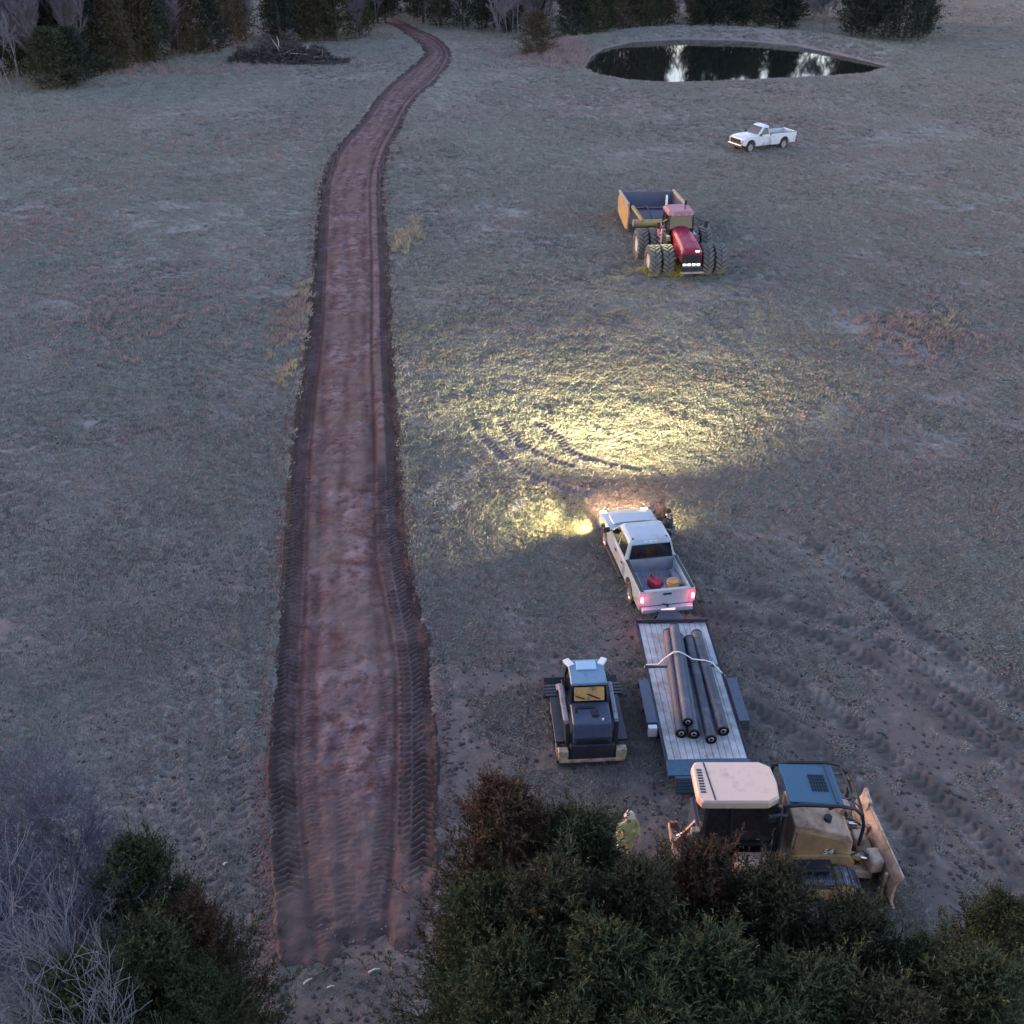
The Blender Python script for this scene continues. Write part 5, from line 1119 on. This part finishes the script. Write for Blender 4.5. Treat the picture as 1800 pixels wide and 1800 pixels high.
# sticks on the ground in front
def stick(u0, v0, u1, v1, r, m, lb):
    a = P(u0, v0); b = P(u1, v1); za, zb_ = (float(ground_h(np.array([q[0]]), np.array([q[1]]))[0]) + r + .02 for q in (a, b))
    L = math.dist(a, b); o = MB().tube([(0, 0, 0), (L * .5, .02, .01), (L, 0, zb_ - za)], [r, r * .8, r * .35], 6).build('fallen_branch', m, None, loc=(a[0], a[1], za), rz=math.atan2(b[1] - a[1], b[0] - a[0]))
    tag(o, lb, 'branch', 'broken branches at the start of the road')
stick(534, 1733, 550, 1722, .028, M['stick'], 'pale peeled end of a branch lying left of the road start')
stick(549, 1721, 606, 1694, .026, M['barkdark'], 'long dark branch lying across the road start')
stick(648, 1712, 668, 1704, .030, M['stick'], 'short pale stick right of the long dark branch')
stick(575, 1738, 589, 1735, .022, M['stick'], 'smallest pale stick below the long dark branch')
stick(393, 1523, 401, 1518, .03, M['stick'], 'pale chip in the grass above the left cedars')
# torn pale grass clods in the headlights
for i, (u, v, l_) in enumerate(((908, 893, 'largest pale torn grass strip in the headlight glow'), (765, 862, 'pale torn grass strip nearest the road in the headlight glow'), (800, 893, 'pale torn grass strip left of the largest one'), (830, 835, 'pale torn grass strip furthest from the truck'))):
    x, y = P(u, v); r_ = np.random.default_rng(i + 90); n = 260 if i == 0 else 140
    ln_ = r_.normal(0, .42, n); c0 = np.stack([x - (-.55) * ln_ * -1 * .9, y - ln_ * .9, np.zeros(n)], -1) + r_.normal(0, .13, (n, 3)) * np.array([1, 1, 0])
    c0[:, 2] = ground_h(c0[:, 0], c0[:, 1]) + .03 + r_.random(n) * .07
    d = r_.normal(0, 1, (n, 3)) * np.array([1, 1, .3]); d /= np.linalg.norm(d, axis=1)[:, None]; L = r_.uniform(.08, .26, n)[:, None]; s_ = np.cross(d, np.array([0, 0, 1.])); V = np.stack([c0 - s_ * .012, c0 + s_ * .012, c0 + d * L], 1).reshape(-1, 3)
    tag(np_obj('torn_grass', V, np.arange(n * 3).reshape(-1, 3), M['stick']), l_, 'grass clump')
# ---------------------------------------------------------------- scattered ground cover
def tuft_mesh(name, seed, nb, r, h, wd, m, lie=.5):
    r_ = random.Random(seed); mb = MB()
    for _ in range(nb):
        a = r_.uniform(0, 6.28); q = r * r_.random() ** .5; x, y = q * math.cos(a), q * math.sin(a); b = r_.uniform(0, 6.28); L = h * r_.uniform(.6, 1.3); l = lie * r_.uniform(.5, 1.5)
        d = (math.cos(b) * l, math.sin(b) * l); c, s = math.cos(b + 1.57) * wd, math.sin(b + 1.57) * wd
        mb.add([(x - c, y - s, -.02), (x + c, y + s, -.02), (x + d[0] * L * .5 + c * .7, y + d[1] * L * .5 + s * .7, L * .6), (x + d[0] * L * 1.3, y + d[1] * L * 1.3, L)], [(0, 1, 2), (0, 2, 3)])
    o = bpy.data.objects.new(name, mb.mesh(name, m)); return o
def gmat(name, a, b): return mat(name, a, .9, dirt=b, damt=.4, scale=.6, spec=.03)
G = {'pale': gmat('pale_dead_grass', (.375, .35, .305), (.33, .305, .27)), 'green': gmat('dull_green_grass', (.30, .305, .25), (.32, .30, .26)), 'dark': gmat('dark_thatch', (.15, .145, .13), (.19, .175, .16)), 'red': gmat('reddish_dead_grass', (.36, .27, .25), (.30, .25, .23)), 'gold': gmat('straw_yellow_grass', (.42, .36, .25), (.34, .29, .19)), 'lime': gmat('yellow_green_weed', (.30, .30, .07), (.20, .22, .06))}
def scatter(name, label, pts, scl, src, seed):
    n = len(pts); me = bpy.data.meshes.new(name); me.vertices.add(n); me.vertices.foreach_set('co', np.asarray(pts, np.float32).ravel())
    r_ = np.random.default_rng(seed); a = me.attributes.new('rot', 'FLOAT_VECTOR', 'POINT'); rv = np.stack([r_.normal(0, .12, n), r_.normal(0, .12, n), r_.uniform(0, 6.28, n)], -1).astype(np.float32); a.data.foreach_set('vector', rv.ravel())
    a = me.attributes.new('scl', 'FLOAT', 'POINT'); a.data.foreach_set('value', np.asarray(scl, np.float32))
    o = bpy.data.objects.new(name, me); sc.collection.objects.link(o); tag(o, label, 'ground cover', kind='stuff')
    ng = bpy.data.node_groups.new(name, 'GeometryNodeTree'); ng.interface.new_socket('Geometry', in_out='INPUT', socket_type='NodeSocketGeometry'); ng.interface.new_socket('Geometry', in_out='OUTPUT', socket_type='NodeSocketGeometry')
    N = ng.nodes; i = N.new('NodeGroupInput'); q = N.new('NodeGroupOutput'); ip = N.new('GeometryNodeInstanceOnPoints'); oi = N.new('GeometryNodeObjectInfo'); oi.inputs['Object'].default_value = src; oi.inputs['As Instance'].default_value = True
    a1 = N.new('GeometryNodeInputNamedAttribute'); a1.data_type = 'FLOAT_VECTOR'; a1.inputs[0].default_value = 'rot'; a2 = N.new('GeometryNodeInputNamedAttribute'); a2.data_type = 'FLOAT'; a2.inputs[0].default_value = 'scl'
    ng.links.new(i.outputs[0], ip.inputs['Points']); ng.links.new(oi.outputs['Geometry'], ip.inputs['Instance'])
    er = N.new('FunctionNodeEulerToRotation'); ng.links.new(a1.outputs[0], er.inputs[0]); ng.links.new(er.outputs[0], ip.inputs['Rotation']); ng.links.new(a2.outputs[0], ip.inputs['Scale']); ng.links.new(ip.outputs[0], q.inputs[0])
    md = o.modifiers.new('scatter', 'NODES'); md.node_group = ng; return o
def candidates(n, y0, y1, seed, power=1.0):
    r_ = np.random.default_rng(seed); y = y0 + (y1 - y0) * r_.random(n) ** power; hwx = (y * .853 + 11.4) * .5 * 1.12 + 2
    x = r_.uniform(-1, 1, n) * hwx; return x, y, r_
def keep(x, y):
    d, s, _ = poly_dist(x, y, RPxy[::4] + [RPxy[-1]]); hw2 = np.interp(s, RPs, RPh); k = (d > hw2 - .02 + .25 * vnoise(x * 3, y * 3, 6) - .2) | (s <= .5) | (vnoise(x * 2.0, y * 2.0, 5) * 4 + 1.0 > s)
    pm = (y > 125) & (y < 235) & (x > -5) & (x < 115); sdv = np.full(x.shape, 9.); sdv[pm] = pond_sd(x[pm], y[pm]); 
    for a in arcs + ruts[:5]:
        m_ = (x > min(p[0] for p in a) - 1) & (x < max(p[0] for p in a) + 1) & (y > min(p[1] for p in a) - 1) & (y < max(p[1] for p in a) + 1)
        if m_.any():
            da, _, _ = poly_dist(x[m_], y[m_], a[::2] + [a[-1]]); km = k[m_]; km &= (da > .36); k[m_] = km
    return k & (sdv > .35), d - hw2
zones = [(11.5, 30, 60000, 1.0, .75), (30, 62, 90000, .9, 1.05), (62, 125, 60000, .8, 1.7), (125, 270, 45000, .8, 2.8)]
specs = [('pale', .26, .16), ('green', .33, .2), ('dark', .24, .3), ('red', .10, .4)]
for kname, share, off_ in specs:
    allp = []; alls = []
    for zi in range(1):
        n = int(330000 * 2.2 * share / .26 * .5); r_ = np.random.default_rng(len(kname) * 5 + int(share * 100)); y = 11.5 * (270 / 11.5) ** r_.random(n)
        x = r_.uniform(-1, 1, n) * ((y * .853 + 11.4) * .56 + 2); sz = .68 * (y / 20) ** .54
        k, dd = keep(x, y); big = fbm(x, y, .09, 3, int(share * 100)); mid = fbm(x, y, .5, 3, int(share * 100) + 7)
        k &= (big * .5 + mid * .5 + .25 * (r_.random(len(x)) - .5)) > {'pale': .47, 'green': .45, 'dark': .53, 'red': .56}[kname]
        k &= (ground_h(x, y, rut_vignette_mask) * 1.15 + ground_h(x, y, dirtm) * .55) < r_.random(len(x)) + .12
        x, y = x[k], y[k]; allp.append(np.stack([x, y, ground_h(x, y)], -1)); alls.append(sz[k] * r_.uniform(.6, 1.3, len(x)))
    src = tuft_mesh(kname + '_tuft', 3, 12, .13, {'pale': .075, 'green': .07, 'dark': .055, 'red': .09}[kname], .010, G[kname], .9)
    allp = np.concatenate(allp); print(kname, len(allp))
    scatter('grass_cover', {'pale': 'pale dead grass tufts over the pasture', 'green': 'dull green grass tufts over the pasture', 'dark': 'dark matted thatch over the pasture', 'red': 'reddish dead grass over the pasture'}[kname], allp, np.concatenate(alls), src, int(share * 100))
# taller weed patches
def patch(items, key, nb, hgt, name, label, seed):
    pp = []; ss_ = []; r_ = np.random.default_rng(seed)
    for u, v, rx_, ry_, n, s in items:
        x0, y0 = P(u, v); x = x0 + r_.normal(0, rx_ * .5, n); y = y0 + r_.normal(0, ry_ * .5, n); k, _ = keep(x, y); x, y = x[k], y[k]
        pp.append(np.stack([x, y, ground_h(x, y)], -1)); ss_.append(s * r_.uniform(.6, 1.3, len(x)))
    scatter(name, label, np.concatenate(pp), np.concatenate(ss_), tuft_mesh(key + '_weed', 9, nb, .16, hgt, .012, G[key], .5), seed)
patch([(60, 400, 7, 9, 420, .9), (240, 540, 8, 8, 420, .85), (400, 250, 14, 12, 160, 1.2), (1610, 585, 3.6, 3.4, 260, .9), (1000, 100, 7, 10, 700, 2.0), (520, 560, 1.2, 6, 200, 1.0), (330, 125, 14, 6, 300, 1.6)], 'red', 14, .32, 'tall_weeds', 'tall reddish dead weeds in patches of the pasture', 4)
patch([(718, 415, 1.1, 4.5, 70, 1.2), (525, 540, .9, 7, 50, .9), (505, 660, .5, 2, 30, .8), (1640, 575, 2, 2, 60, 1.0)], 'gold', 16, .34, 'straw_grass', 'straw yellow grass clumps beside the road and in the pasture', 5)
patch([(1165, 478, .9, .6, 60, 1.3), (1185, 484, .6, .4, 30, 1.0), (1150, 484, .5, .4, 25, 1.0)], 'lime', 22, .55, 'green_weeds', 'yellow green weeds at the front wheels of the red tractor', 6)
for key, n_, thr, nm, lb_, sd_ in (('pale', 2600, .52, 'grass_clumps', 'larger pale grass clumps standing out of the pasture', 61), ('dark', 3600, .54, 'dark_clumps', 'dark weed clumps standing out of the pasture', 62)):
    x, y, r_ = candidates(n_, 12, 130, sd_, .9); k, _ = keep(x, y); k &= (fbm(x, y, .3, 3, sd_) > thr) & (ground_h(x, y, rut_vignette_mask) < .5); x, y = x[k], y[k]
    scatter(nm, lb_, np.stack([x, y, ground_h(x, y)], -1), r_.uniform(.3, 1.0, len(x)) ** 1.5 * (.8 + y / 150), tuft_mesh(key + '_clump', 19, 30, .20, .09, .007, G[key], .9), sd_)
# clods and pebbles
def rock_mesh(name, seed, m, r=.05):
    r_ = random.Random(seed); bm = bmesh.new(); bmesh.ops.create_icosphere(bm, subdivisions=1, radius=r)
    for v in bm.verts: v.co *= r_.uniform(.65, 1.25); v.co.z *= .7
    me = bpy.data.meshes.new(name); bm.to_mesh(me); bm.free(); me.materials.append(m); return bpy.data.objects.new(name, me)
r_ = np.random.default_rng(77); n = 26000; s = r_.random(n) ** 1.5 * 95 + 1; sgn = np.where(r_.random(n) < .5, -1, 1); hwS = np.interp(s, RPs, RPh)
o_ = sgn * (hwS + .08 + np.abs(r_.normal(0, .17, n)) - .14); o_ = np.where(r_.random(n) < .03, r_.uniform(-1, 1, n) * hwS, o_)
x = np.interp(s, RPs, [p[0] for p in RPxy]) + np.interp(s, ss, ty) * o_; y = np.interp(s, RPs, [p[1] for p in RPxy]) - np.interp(s, ss, tx) * o_
z = ground_z(x, y) + np.where(np.abs(o_) > hwS - .05, .03, .0)
scatter('clay_clods', 'loose clay clods along the rims of the road', np.stack([x, y, z], -1), r_.uniform(.4, 1.0, n) ** 2 * (1 + s / 60) * 1.2, rock_mesh('clod', 2, M['clod']), 8)
n = 500; s = r_.random(n) ** 1.3 * 30 + 2; o_ = r_.normal(0, .45, n) * np.interp(s, RPs, RPh); x = np.interp(s, RPs, [p[0] for p in RPxy]) + o_; y = np.interp(s, RPs, [p[1] for p in RPxy])
scatter('pebbles', 'pale pebbles strewn on the clay road', np.stack([x, y, ground_z(x, y) + .0], -1), r_.uniform(.3, .8, n), rock_mesh('pebble', 3, M['stone'], .045), 9)
x, y, r_ = candidates(26000, 12, 60, 5, 1.2); k, _ = keep(x, y); k &= (fbm(x, y, .4, 3, 91) > .52) | (ground_h(x, y, rut_vignette_mask) > .35); x, y = x[k], y[k]
scatter('soil_clods', 'dark soil clods scattered in the grass', np.stack([x, y, ground_h(x, y)], -1), r_.uniform(.3, 1.0, len(x)) ** 2 * 1.6, rock_mesh('soil_clod', 5, mat('dark_soil', (.05, .04, .038), .95)), 10)
